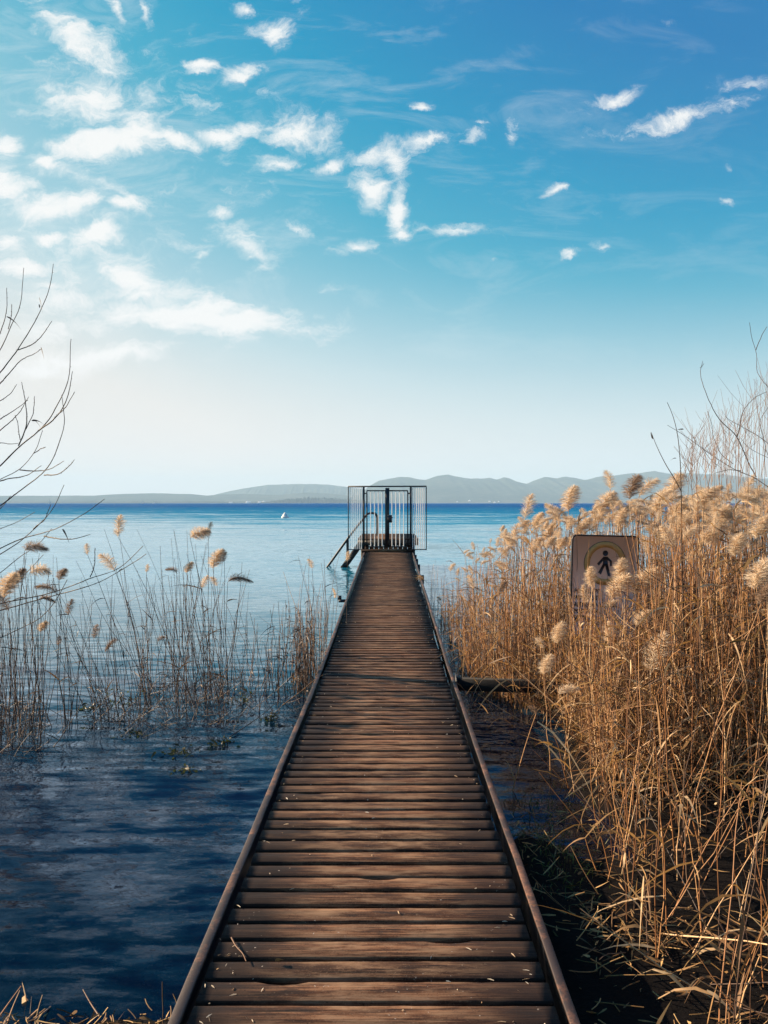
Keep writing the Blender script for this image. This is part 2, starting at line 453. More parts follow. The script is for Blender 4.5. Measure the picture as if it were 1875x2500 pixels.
def water_mat():
    m, k = new_mat('lake_water')
    pos = k.n('ShaderNodeTexCoord').outputs['Object']
    py = k.n('ShaderNodeSeparateXYZ', {0: pos}).outputs[1]
    open_ = k.rng(py, 16.0, 240.0, 0.0, 1.0, True)         # wind reaches the open lake, the reeds shelter the shore
    near = k.rng(py, 3.0, 16.0, 1.0, 0.0)
    dvec = k.n('ShaderNodeMapping', {0: pos, 2: (0, 0, R(-9)), 3: (0.35, 1.0, 1.0)}).outputs[0]
    dw = k.noise(dvec, 0.8, 2.0, 0.5).outputs['Color']
    pw = k.vmath('ADD', dvec, k.n('ShaderNodeVectorMath', {0: dw, 'Scale': 0.18}, operation='SCALE').outputs[0]).outputs[0]
    n1 = k.noise(pw, 7.0, 5.0, 0.6).outputs['Color']       # ripples
    n2 = k.noise(pw, 1.1, 4.0, 0.55).outputs['Color']      # chop
    n3 = k.noise(k.n('ShaderNodeMapping', {0: pos, 3: (0.25, 1.0, 1.0)}).outputs[0], 0.035, 4.0, 0.6).outputs[0]   # gusts
    half = (0.5, 0.5, 0.5)

    def sc(vec, s):
        nd = k.n('ShaderNodeVectorMath', {0: k.vmath('SUBTRACT', vec, half).outputs[0]}, operation='SCALE')
        k.set(nd.inputs['Scale'], s)
        return nd.outputs[0]
    n4 = k.noise(k.n('ShaderNodeMapping', {0: pos, 2: (0, 0, R(-6)), 3: (0.45, 1.0, 1.0)}).outputs[0], 0.14, 5.0, 0.7).outputs['Color']   # wave groups
    gust = k.rng(n3, 0.35, 0.65, 0.65, 1.25)
    s1 = k.math('ADD', k.rng(py, 6.0, 13.0, 1.05, 0.26), k.math('MULTIPLY', open_, 0.60))
    s2 = k.math('MULTIPLY', gust, k.math('ADD', k.rng(py, 6.0, 13.0, 0.40, 0.12), k.math('MULTIPLY', open_, 1.6)))
    sl = k.vmath('ADD', sc(n1, s1), sc(n2, s2)).outputs[0]
    sl = k.vmath('ADD', sl, sc(n4, k.rng(py, 30.0, 120.0, 0.06, 1.0))).outputs[0]
    sl = k.vmath('MULTIPLY', sl, (0.55, 1.0, 0.0)).outputs[0]
    # out on the lake the wind waves show their steep faces to the shore
    tilt = k.n('ShaderNodeCombineXYZ', {0: 0.0, 1: k.math('MULTIPLY', open_, -0.40), 2: 1.0}).outputs[0]
    nrm = k.vmath('NORMALIZE', k.vmath('ADD', sl, tilt).outputs[0]).outputs[0]
    fr = k.n('ShaderNodeFresnel', {'IOR': 1.333, 'Normal': nrm}).outputs[0]
    rough = k.rng(py, 10.0, 300.0, 0.015, 0.12)
    gl = k.n('ShaderNodeBsdfGlossy', {'Color': k.mix(k.rng(py, 3.0, 11.0), (.50, .70, .98), (.88, .96, 1.0)), 'Roughness': rough, 'Normal': nrm}, distribution='GGX').outputs[0]  # dimmer, bluer reflections near the shore are put into this tint
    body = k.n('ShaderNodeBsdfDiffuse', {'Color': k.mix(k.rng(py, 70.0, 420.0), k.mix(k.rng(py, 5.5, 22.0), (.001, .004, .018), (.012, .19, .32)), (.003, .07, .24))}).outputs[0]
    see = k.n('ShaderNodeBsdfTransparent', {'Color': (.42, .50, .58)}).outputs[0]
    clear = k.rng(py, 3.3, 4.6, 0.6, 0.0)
    under = k.n('ShaderNodeMixShader', {0: clear, 1: body, 2: see}).outputs[0]
    finish(k, k.n('ShaderNodeMixShader', {0: fr, 1: under, 2: gl}).outputs[0])
    return m


def hill_mat():
    m, k = new_mat('wooded_mountain_side')
    pos = k.n('ShaderNodeTexCoord').outputs['Object']
    a = k.noise(pos, 0.0016, 6.0, 0.65).outputs[0]
    b = k.noise(pos, 0.012, 4.0, 0.6).outputs[0]
    col = k.ramp(a, [(.35, (.030, .045, .030)), (.55, (.06, .075, .05)), (.75, (.13, .12, .09))])
    col = k.mix(k.rng(b, 0.5, 0.75, 0.0, 0.5), col, (.16, .15, .12))
    finish(k, pbsdf(k, Base_Color=col, Roughness=0.95, Specular_IOR_Level=0.0))
    return m


M_MUD, M_WATER, M_HILL = ground_mat(), water_mat(), hill_mat()


# ------------------------------------------------------------------ ground, water, mountains
def ground_z(x, y):
    x, y = np.asarray(x, float), np.asarray(y, float)
    shore = 2.98 + 0.10 * np.sin(x * 2.3) + 0.05 * np.sin(x * 7.1 + 1)
    left = np.where(y < shore, 0.03 + (shore - y) * 0.10, -(y - shore) * 0.085)
    y0_, y = y, y + .22 * np.sin(x * 6.1 + 1.0) + .12 * np.sin(x * 15.0) + .10 * np.sin(y * 9.0 + x * 4.0)
    rb = np.where(y < 4.9, 0.075 + (4.9 - y) * 0.02, 0.075 - (y - 4.9) * 0.022)
    chan = np.clip((x - 1.0 - 0.12 * np.sin(y * 1.9)) / 0.35, 0, 1)
    chan = np.where(y < 4.9, np.maximum(chan, np.clip((4.9 - y) / 0.8, 0, 1)), chan)
    y = y0_
    chan = chan * np.clip((x - 0.35) / 0.3, 0, 1)
    z = left * (1 - chan) + rb * chan
    z = z + 0.013 * np.sin(x * 5.3 + y * 3.1) * np.sin(y * 4.7 - x * 2.2)
    return np.clip(z, -3.0, 2.5)


def grid_mesh(xs, ys, zf):
    X, Y = np.meshgrid(xs, ys)
    V = np.stack([X, Y, zf(X, Y)], -1).reshape(-1, 3)
    nx, ny = len(xs), len(ys)
    i = np.arange(ny - 1)[:, None] * nx + np.arange(nx - 1)[None]
    return MB().add(V, np.stack([i, i + 1, i + nx + 1, i + nx], -1).reshape(-1, 4))


xs = np.r_[-20000, -400, -60, -20, -8, np.arange(-5, 9, 0.1), 10, 20, 60, 400, 20000]
ys = np.r_[-400, -60, -20, -5, 0, np.arange(1, 15, 0.1), 16, 20, 40, 60, 200, 20000]
tag(grid_mesh(xs, ys, ground_z).build('ground', M_MUD, smooth=True), 'dark muddy lake bank and shallow lake bed under the reeds', 'ground', kind='structure')
wx = np.r_[-21000, -2000, -200, -40, 0, 40, 200, 2000, 21000]
wy = np.r_[-30, 0, 5, 20, 60, 200, 1000, 5000, 21000]
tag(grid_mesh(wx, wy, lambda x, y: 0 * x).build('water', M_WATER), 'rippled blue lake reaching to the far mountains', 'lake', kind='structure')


def ridge(name, label, D, prof, depth, seed, rough=0.03, nx=420, nd=17):
    """a mountain range: crest heights from its skyline, slopes towards and away from the lake"""
    r = np.random.default_rng(seed)
    prof = np.array(prof, float)
    px = np.linspace(prof[0, 0], prof[-1, 0], nx)
    crest = (VY - np.interp(px, prof[:, 0], prof[:, 1])) * D / F + HE
    ph = r.uniform(0, 6.28, 40)
    fr = r.uniform(4, 60, 40)
    u = np.linspace(0, 1, nx)
    jag = sum(np.sin(u * fr[i] * 6.28 + ph[i]) / (1 + fr[i] / 12) for i in range(40))
    crest = np.maximum(crest * (1 + rough * jag * 0.22), 2.0)
    t = np.linspace(-1, 1, nd)
    V = []
    for j, tt in enumerate(t):
        sh = np.clip(1 - abs(tt), 0, 1) ** 0.85
        spur = sum(np.sin(u * fr[i] * 6.28 * 1.3 + ph[i] * 2 + tt * 3) for i in range(12)) / 12
        sm_ = np.convolve(np.pad(crest, 20, 'edge'), np.ones(41) / 41, 'valid')
        wgt = np.clip((sh - .55) / .45, 0, 1) ** 2
        h = (crest * wgt + sm_ * (1 - wgt)) * sh * (1 + 0.12 * spur * (sh * (1 - sh)) * 4 * 0.8) - (40 if abs(tt) == 1 else 0)
        Yd = D + tt * depth
        V.append(np.stack([(px - VX) * D / F, np.full(nx, Yd), h], -1))
    V = np.concatenate(V)
    i = np.arange(nd - 1)[:, None] * nx + np.arange(nx - 1)[None]
    mb = MB().add(V, np.stack([i, i + 1, i + nx + 1, i + nx], -1).reshape(-1, 4))
    return tag(mb.build(name, M_HILL, smooth=True), label, 'hills', kind='structure')


ridge('mountains', 'long jagged mountain range beyond the right side of the lake', 12500,
      [(840, 1226), (880, 1206), (900, 1187.5), (925, 1172.7), (950, 1168), (980, 1163.9), (1000, 1166), (1022, 1170.6), (1039, 1171.5), (1069, 1161),
       (1094, 1158.8), (1128, 1165.6), (1170, 1169.8), (1195, 1166.4), (1214, 1170.6), (1231, 1163.5), (1256, 1173), (1282, 1182.4),
       (1305, 1174), (1330, 1163.9), (1360, 1167), (1383, 1163), (1427, 1171.5), (1465, 1164), (1524, 1158), (1567, 1153), (1600, 1149.5),
       (1627, 1156), (1691, 1156), (1761, 1158), (1855, 1168), (1950, 1172), (2100, 1180), (2300, 1205)], 2400, 3)
ridge('mountains', 'pale rounded mountain rising left of the gate', 14500,
      [(480, 1222), (520, 1209), (560, 1199), (597, 1192), (651, 1184), (690, 1182.5), (722, 1181.5), (770, 1182), (800, 1183), (846, 1188.6), (900, 1197), (960, 1206), (1040, 1216), (1120, 1226)], 1200, 5, 0.015)
ridge('hills', 'low pale hills along the left horizon', 11500,
      [(-420, 1209), (-200, 1208), (0, 1210.3), (110, 1210.3), (228, 1210), (270, 1207), (304, 1206), (369, 1204), (400, 1205), (467, 1206), (505, 1210),
       (540, 1207), (600, 1206), (680, 1208), (740, 1203), (760, 1202.5), (820, 1206), (880, 1213), (960, 1219), (1060, 1226)], 1400, 8, 0.02)


def wooded_shore(name, label, D, prof, seed):
    r = np.random.default_rng(seed)
    prof = np.array(prof, float)
    mb = MB()
    n = 520
    px = np.linspace(prof[0, 0], prof[-1, 0], n)
    top = (VY - np.interp(px, prof[:, 0], prof[:, 1])) * D / F + HE
    top = np.maximum(top * (1 + 0.22 * r.normal(size=n).clip(-1.2, 2.2)), 0.5)
    rows = []
    for tt, s in ((-1.0, -0.02), (-0.75, 0.72), (-0.35, 0.95), (0, 1.0), (0.5, 0.9), (1.0, -0.02)):
        jit = 1 + 0.10 * r.normal(size=n)
        rows.append(np.stack([(px - VX) * D / F, np.full(n, D + tt * 160.0) + r.normal(size=n) * 12, top * s * (jit if s > 0 else 1)], -1))
    i = np.arange(5)[:, None] * n + np.arange(n - 1)[None]
    mb.add(np.concatenate(rows), np.stack([i, i + 1, i + n + 1, i + n], -1).reshape(-1, 4))
    return tag(mb.build(name, M_HILL), label, 'headland', kind='structure')


wooded_shore('terrain', 'dark wooded headland low on the water left of the gate', 8200,
             [(640, 1226.5), (660, 1225), (688, 1222), (705, 1220.5), (725, 1219.5), (745, 1218.2), (770, 1218), (800, 1218.6), (846, 1220), (880, 1222), (900, 1225), (909, 1227)], 4)
wooded_shore('terrain', 'thin strip of wooded shore below the left hills', 9000,
             [(-300, 1226), (0, 1225.6), (250, 1225.4), (450, 1225), (560, 1225), (640, 1225.4), (720, 1226)], 9)

# far houses and sails: specks of white on the water's far edge
_, kh = new_mat('far_house_plaster')
M_HOUSE = _
finish(kh, pbsdf(kh, Base_Color=(.75, .72, .68), Roughness=.8))


def gable_house(w, d, h):
    mb = MB()
    mb.box((0, 0, h / 2), (w, d, h))
    z = h + w * 0.28
    mb.add([[-w / 2, -d / 2, h], [w / 2, -d / 2, h], [w / 2, d / 2, h], [-w / 2, d / 2, h], [0, -d / 2, z], [0, d / 2, z], [0, -d / 2, h], [0, d / 2, h]],
           [[0, 4, 5, 3], [1, 2, 5, 4], [0, 6, 1, 4], [3, 5, 2, 7]])
    return mb


hm = gable_house(26, 18, 13).mesh('far_house', M_HOUSE)
hx = np.random.default_rng(21)
for i in range(26):
    px = hx.uniform(1050, 1290) if i < 16 else hx.uniform(560, 690)
    D = 9700 if i < 16 else 8700
    o = bpy.data.objects.new('far_house', hm)
    C.objects.link(o)
    sc = hx.uniform(0.7, 1.3)
    zz = hx.uniform(2, 60) if i < 16 else 1.0
    if i < 16:
        D = 10150 + zz * 8
    o.location = ((px - VX) * D / F, D, zz - 2)
    o.scale = (sc, sc, sc)
    tag(o, 'tiny pale lakeside house at the foot of the far mountains' if i < 16 else 'tiny pale lakeside house on the low shore left of the headland',
        'house', 'pale houses on the far shore')


def sailboat(px, D, label):
    root = empty('sailboat', ((px - VX) * D / F, D, 0), label, 'sailboat', 'sailboats below the left hills')
    hb = MB()
    st = [(-4.5, .25), (-3, 1.1), (0, 1.5), (3, 1.2), (4.5, .9)]
    V = []
    for x, w in st:
        V += [[x, -w, 1.1], [x, w, 1.1], [x, w * .4, -.3], [x, -w * .4, -.3]]
    Q = []
    for a in range(4):
        for b in range(4):
            Q.append([a * 4 + b, a * 4 + (b + 1) % 4, a * 4 + 4 + (b + 1) % 4, a * 4 + 4 + b])
    Q += [[0, 1, 2, 3], [16, 17, 18, 19]]
    hb.add(V, Q).build('hull', M_HOUSE, root)
    MB().tube([[0, 0, 1], [0, 0, 13]], .09, 6).build('mast', M_DARK, root)
    sb = MB()
    for y in (-.04, .04):
        sb.add([[.2, y, 2], [4.2, y * 4, 2.1], [1.2, y * 4, 8], [.2, y, 12.6]], [[0, 1, 2, 3]])
    sb.build('sail', M_BUOY, root)


sailboat(121, 2300, 'tiny white sailboat behind the bare branches at the left')
sailboat(347, 2900, 'tiny white sailboat between the bare branches and the reeds')
sailboat(375, 3300, 'tinier white sailboat just right of another sailboat')

# buoy
bY = HE * F / (1264 - VY)
root = empty('buoy', ((696 - VX) * bY / F, bY, 0), 'small white conical buoy floating out left of the gate', 'buoy')
a = np.linspace(0, 1, 7)
MB().tube([[0, 0, z] for z in (-.25, 0, .12, .2)], [.3, .46, .46, .38], 10, True).build('float', M_BUOY, root, True)
MB().tube([[0, 0, z] for z in (.2, .35, .55, .66)], [.36, .30, .14, .05], 10, True).build('cone', M_BUOY, root, True)

# ------------------------------------------------------------------ jetty
XL, XR = -0.657, 0.562


def deck_z(y):
    return 0.26 + max(0.0, y - 7.9) * 0.0250


jetty = empty('jetty', (0, 0, 0), 'long narrow wooden jetty with rusty steel edge rails leading out to the gate', 'jetty')
mb = MB()
jr = np.random.default_rng(11)
y = -1.4
idx = 0
Y_END = 21.25
while y < Y_END:
    w = 0.099 + jr.normal() * 0.0025
    th = 0.032
    nseg = 26 if y < 9 else 8
    x0, x1 = XL + 0.056 + jr.uniform(-.004, .006), XR - 0.062 + jr.uniform(-.010, .008)
    xs_ = np.linspace(x0, x1, nseg + 1)
    prof = np.array([(-w / 2, -th), (-w / 2, -.003), (-w / 2 + .003, 0), (0, .0004), (w / 2 - .003, 0), (w / 2, -.003), (w / 2, -th), (0, -th - .001)])
    V = np.empty((nseg + 1, 8, 3))
    V[:, :, 0] = xs_[:, None]
    V[:, :, 1] = y + prof[None, :, 0]
    V[:, :, 2] = deck_z(y) + prof[None, :, 1] + jr.normal() * .0012 + (xs_[:, None] * jr.normal() * .002)
    wob = np.cumsum(jr.normal(size=(nseg + 1, 2)), 0) * .0004
    V[:, 4:7, 1] += (wob[:, 0] + jr.normal(size=nseg + 1) * .0008)[:, None]
    V[:, 0:3, 1] += (wob[:, 1] + jr.normal(size=nseg + 1) * .0008)[:, None]
    if y < 9 and jr.random() < .22 or abs(y - 2.93) < .07:   # a chipped edge
        c = int(jr.integers(4, nseg - 3)) if abs(y - 2.93) >= .07 else int(nseg * .74)
        dep = jr.uniform(.008, .02)
        for q, s in ((-1, .7), (0, 1), (1, .8)):
            V[c + q, 4:7, 1] -= dep * s
    V = V.reshape(-1, 3)
    Q = []
    for s in range(nseg):
        for j in range(8):
            Q.append([s * 8 + j, s * 8 + (j + 1) % 8, s * 8 + 8 + (j + 1) % 8, s * 8 + 8 + j])
    for o in (0, nseg * 8):
        Q += [[o, o + 1, o + 2, o + 3], [o, o + 3, o + 4, o + 7], [o + 4, o + 5, o + 6, o + 7]]
    mb.add(V, Q)
    y += 0.1285
    idx += 1
mb.build('decking', M_DECK, jetty)


def rail(name, x0, x1, lab):
    ys_ = np.r_[np.arange(-1.5, 21.0, 0.25), 21.0]
    zt = np.array([deck_z(v) + .007 for v in ys_])
    nseg = len(ys_) - 1
    wv = .0015 * np.sin(ys_ * 2.1) + jr.normal(size=len(ys_)) * .0008
    V = []
    for i, yy in enumerate(ys_):
        for (xx, dz) in ((x0, -.011), (x0, -.002), (x0 + .002, 0), (x1 - .002, 0), (x1, -.002), (x1, -.011)):
            V.append([xx + wv[i], yy, zt[i] + dz])
    Q = []
    for s in range(nseg):
        for j in range(6):
            Q.append([s * 6 + j, s * 6 + (j + 1) % 6, s * 6 + 6 + (j + 1) % 6, s * 6 + 6 + j])
    for o in (0, nseg * 6):
        Q += [[o, o + 1, o + 4, o + 5], [o + 1, o + 2, o + 3, o + 4]]
    o = MB().add(V, Q).build(name, M_RAIL, jetty)
    o['label'] = lab


rail('side_rail', XL, XL + .034, 'dark brown steel rail on the water side')
rail('side_rail', XR - .030, XR, 'orange rusty steel rail on the reed side')
for xx in (XL + .005, XR - .005):
    mb = MB()
    for a_, b_ in ((-1.5, 7.9), (7.9, 21.0)):
        mb.beam((xx, a_, deck_z(a_) - .085), (xx, b_, deck_z(b_) - .085), .009, .158)
    mb.build('side_beam', M_DARK, jetty)
for yb in np.arange(0.5, 21.2, 2.0):
    MB().box(((XL + XR) / 2, yb, deck_z(yb) - .075), (XR - XL - .08, .06, .07)).build('cross_bearer', M_POST, jetty)
for yb, hh in ((16.2, .16), (18.3, .22), (19.6, .22), (20.7, .26)):
    MB().box((XR + .035, yb, deck_z(yb) - hh / 2 - .03), (.07, .12, hh)).build('bracket', M_POST, jetty)
for yp in (1.0, 4.2, 7.4, 10.6, 13.8, 16.6, 19.4):
    for xx in (XL + .10, XR - .12):
        MB().tube([[xx, yp, -1.6], [xx, yp, deck_z(yp) - .12]], .042, 8, True).build('post', M_POST, jetty, True)
mb = MB()
zc = deck_z(12.6)
mb.box((XL - .05, 12.6, zc - .01), (.10, .07, .04))
mb.box((XL - .085, 12.6, zc + .035), (.05, .05, .06))
mb.build('mooring_bracket', M_DARK, jetty)
mb = MB()
mb.box((-.07, 21.40, deck_z(21.3) + .03), (1.28, .16, .05))
mb.box((-.07, 21.50, deck_z(21.3) - .06), (1.30, .05, .16))
mb.build('threshold', M_DECK, jetty)

# pipe from the jetty into the reeds
pb = empty('beam', (XR, 7.45, .2), 'dark horizontal steel beam running from the jetty rail into the reeds', 'beam')
MB().beam((0.01, 0, .035), (1.75, -.10, .0), .085, .10).build('bar', M_BEAM, pb)
MB().box((.008, 0, .02), (.012, .15, .17)).build('flange', M_DARK, pb)
MB().tube([[1.55, -.08, -.04], [1.55, -.08, -.9]], .04, 8).build('post', M_POST, pb)

# ------------------------------------------------------------------ gate
GY = 21.5


def G(px, py, Y=GY):
    return P(px, py, Y)


def gx(cx):
    return (780 + cx / 5.027 - VX) * GY / F


def gz(cyy):
    return HE - (1130 + cyy / 5.027 - VY) * GY / F


gate = empty('metal_gate', (0, GY, gz(1050)), 'tall metal bar gate with side screens closing off the end of the jetty', 'gate')
gz0 = gz(1050)


def gp(cx, cyy, dy=0.0):
    return np.array([gx(cx), dy, gz(cyy) - gz0])


mb = MB()
for cx in (543, 1120):
    mb.beam(gp(cx, 1062), gp(cx, 296), .05, .05)
mb.beam(gp(352, 291), gp(1313, 288), .035, .035)
mb.build('gate_frame', M_DARK, gate)
mb = MB()
mb.beam(gp(833, 1040, -.03), gp(833, 308, -.03), .10, .03)
mb.build('centre_post', M_DARK, gate)
for (lo_, hi_, bars, hc) in ((582, 812, (629, 677, 724, 771), 560), (851, 1083, (890, 938, 986, 1034), 1100)):
    leaf = MB()
    leaf.beam(gp(lo_, 1036), gp(lo_, 338), .03, .03)
    leaf.beam(gp(hi_, 1036), gp(hi_, 338), .03, .03)
    leaf.beam(gp(lo_ + 3, 342), gp(hi_ - 3, 342), .028, .03)
    leaf.beam(gp(lo_ + 3, 1030), gp(hi_ - 3, 1030), .028, .03)
    lf = leaf.build('gate_leaf', M_DARK, gate)
    b = MB()
    for cx in bars:
        b.tube([gp(cx, 1027), gp(cx, 345)], .012, 8)
    b.build('bars', M_GALV, lf)
    for cyy in (375, 980):
        h = MB()
        h.beam(gp(hc - 15, cyy), gp(hc + 15, cyy), .018, .018)
        h.beam(gp(hc, cyy - 9), gp(hc, cyy + 9), .03, .02)
        h.build('hinge', M_DARK, lf)
    if lo_ > 800:
        MB().box(gp(860, 686, -.05), (.11, .05, .19)).build('lock', M_DARK, lf)
        q = MB()
        q.tube([gp(868, 672, -.075), gp(868, 672, -.13), gp(872, 670, -.135), gp(902, 668, -.135)], .011, 6, True)
        q.build('handle', M_DARK, lf)
for (c0, c1, n) in ((354, 518, 8), (1144, 1311, 8)):
    fr_ = MB()
    edge, inner = (c0, 540) if c0 < 800 else (c1, 1123)
    fr_.beam(gp(edge, 1068), gp(edge, 292), .022, .022)
    fr_.beam(gp(edge, 1064), gp(inner, 1064), .02, .022)
    pr = fr_.build('side_screen', M_DARK, gate)
    b = MB()
    for cx in np.linspace(c0, c1, n):
        if abs(cx - edge) > 8:
            b.tube([gp(cx, 1062), gp(cx, 294)], .010, 8)
    b.build('bars', M_GALV, pr)

# ------------------------------------------------------------------ bathing platform and steps
plat = empty('bathing_platform', (0, 23.5, 0), 'raised wooden bathing platform behind the gate', 'platform')
PZ = 0.895
mb = MB()
y = -1.62
while y < 1.9:
    mb.box((-.06 + jr.uniform(-.01, .01), y + .06, PZ - .02), (1.54, .108, .035))
    y += .125
mb.build('deck_boards', M_DECK, plat)
mb = MB()
mb.box((-.06, -1.60, PZ - .105), (1.56, .05, .13))
mb.box((-.06, 1.88, PZ - .105), (1.56, .05, .13))
for xx in (-.80, .68):
    mb.box((xx, .15, PZ - .105), (.05, 3.3, .13))
mb.build('edge_beam', M_POST, plat)
mb = MB()
for i in range(10):
    mb.box((-.60 + i * .122, -1.545 + .004 * (i % 2), PZ - .32), (.112, .03, .29))
mb.build('front_boards', M_DECK, plat)
for xx in (-.70, .58):
    for yy in (-1.4, 1.6):
        MB().box((xx, yy, -.4), (.11, .11, 2.26)).build('post', M_POST, plat)

SY = 24.4
steps = empty('water_steps', (0, SY, 0), 'steep dark steps with a tubular handrail going down into the lake beside the platform', 'steps')


def sp(cx, cyy, dy=0.0):
    q = P(780 + cx / 5.027, 1130 + cyy / 5.027, SY)
    return np.array([q[0], dy, q[2]])


for dy in (-.32, .32):
    MB().beam(sp(535, 950, dy), sp(255, 1345, dy), .05, .16).build('stringer', M_POST, steps)
for i in range(6):
    t = (i + .5) / 6.5
    c = sp(535, 950) * (1 - t) + sp(255, 1345) * t
    MB().box(c + np.array([0, 0, .02]), (.17, .59, .03)).build('tread', M_POST, steps)
for dy in (-.34, .34):
    pth = [sp(706, 910, dy), sp(708, 720, dy), sp(704, 655, dy), sp(688, 626, dy), sp(660, 618, dy), sp(620, 617, dy), sp(590, 628, dy),
           sp(560, 662, dy), sp(108, 1262, dy), sp(80, 1300, dy)]
    r_ = MB().tube(smoothpath(pth, 60), .028, 8, True).build('handrail', M_DARK, steps, True)
    MB().tube([sp(345, 945, dy), sp(345, 1215, dy)], .022, 8).build('rail_post', M_DARK, steps, True)

# ------------------------------------------------------------------ warning sign in the reeds
SGY = 7.35
sc0 = P(1467, 1432, SGY)
sign = empty('warning_sign', (sc0[0], SGY, ground_z(sc0[0], SGY)), 'faded rectangular warning sign with a walking figure in a ring, half hidden by plumes', 'sign')
sign.rotation_euler = (0, R(1.6), R(7))
zc = sc0[2] - float(ground_z(sc0[0], SGY))
SW, SH = .60, .88


def rounded(w, h, r, n=5):
    pts = []
    for cx, cyy, a0 in ((w / 2 - r, h / 2 - r, 0), (-w / 2 + r, h / 2 - r, 90), (-w / 2 + r, -h / 2 + r, 180), (w / 2 - r, -h / 2 + r, 270)):
        for i in range(n):
            a_ = R(a0 + 90 * i / (n - 1))
            pts.append((cx + r * math.cos(a_), cyy + r * math.sin(a_)))
    return np.array(pts)


def plate(outer, yf, yb, z0):
    """a flat plate with front, back and edge from a closed outline (fan of quads about its centre line)"""
    n = len(outer)
    V = np.array([[p[0], yf, z0 + p[1]] for p in outer] + [[p[0], yb, z0 + p[1]] for p in outer])
    Q = [[i, (i + 1) % n, n + (i + 1) % n, n + i] for i in range(n)]
    for i in range(n // 2 - 1):
        Q.append([i, i + 1, n - 2 - i, n - 1 - i])
        Q.append([n + i, n + n - 1 - i, n + n - 2 - i, n + i + 1])
    return V, Q


def loop_ring(o_, i_, yf, yb, z0, xo=0.0):
    n = len(o_)
    V = np.array([[p[0] + xo, yy, z0 + p[1]] for yy in (yf, yb) for pp in (o_, i_) for p in pp])
    Q = []
    for i in range(n):
        j = (i + 1) % n
        Q += [[i, j, n + j, n + i], [2 * n + i, 3 * n + i, 3 * n + j, 2 * n + j], [i, 2 * n + i, 2 * n + j, j], [n + i, n + j, 3 * n + j, 3 * n + i]]
    return V, Q


brd = MB().add(*plate(rounded(SW - .022, SH - .022, .035), -.004, .004, zc)).build('sign_board', M_BOARD, sign)
MB().add(*loop_ring(rounded(SW, SH, .045), rounded(SW - .024, SH - .024, .034), -.012, .012, zc)).build('frame', M_DARK, sign)
cang = np.linspace(0, 2 * math.pi, 49)[:-1]
circ = lambda r: np.stack([r * np.cos(cang), r * np.sin(cang)], -1)
MB().add(*loop_ring(circ(.185), circ(.135), -.0065, -.0035, zc + .200)).build('ring', M_RING, brd)
MB().add(*loop_ring(circ(.188), circ(.185), -.0068, -.0035, zc + .200)).build('ring_outline', M_BLACK, brd)
fig = MB()
fz = zc + .190
hd = np.stack([.024 * np.cos(cang[::3]), .024 * np.sin(cang[::3])], -1)
fig.add(*plate(hd, -.0072, -.0036, fz + .095))


def strip(pts):
    pts = np.array(pts, float)
    V = np.array([[p[0], yy, fz + p[1]] for yy in (-.0070, -.0036) for p in pts])
    n = len(pts)
    return V, [[0, 1, 2, 3], [4, 7, 6, 5]] + [[i, (i + 1) % n, n + (i + 1) % n, n + i] for i in range(n)]


for q in ([(-.016, .066), (.022, .066), (.024, .0), (-.020, .0)],                # trunk
          [(-.016, .064), (-.018, .030), (-.056, -.012), (-.070, .006)],        # one arm
          [(.020, .065), (.060, .030), (.044, .022), (.022, .036)],             # other upper arm
          [(.060, .030), (.060, -.012), (.044, -.014), (.044, .024)],           # forearm
          [(-.020, .002), (.006, .002), (-.036, -.085), (-.060, -.072)],        # leg
          [(-.002, .002), (.024, .002), (.052, -.098), (.028, -.100)]):         # leg
    fig.add(*strip(q))
fig.build('walking_figure', M_BLACK, brd)
for i, tx in enumerate(("PONTILE PE", "PRIVATO ST", "APPRODO ALLE VEL", "POSTO VIM", "SOTTO IT")):
    cu_ = bpy.data.curves.new('lettering', 'FONT')
    cu_.body = tx
    cu_.size = .054
    cu_.extrude = .0008
    cu_.offset = .0012
    cu_.space_character = 0.98
    cu_.materials.append(M_BLACK)
    tmp = bpy.data.objects.new('tmp_text', cu_)
    me_ = bpy.data.meshes.new_from_object(tmp)
    bpy.data.objects.remove(tmp)
    t_ = bpy.data.objects.new('lettering', me_)
    C.objects.link(t_)
    t_.parent = brd
    t_.location = (-.265, -.0062, zc - .058 - i * .057)
    t_.rotation_euler = (R(90), 0, 0)
    t_.scale = (.80, 1, 1)
for xx in (-.2, .2):
    MB().tube([[xx, .035, -.3], [xx, .035, zc + SH / 2 - .06]], .02, 8, True).build('post', M_DARK, sign, True)


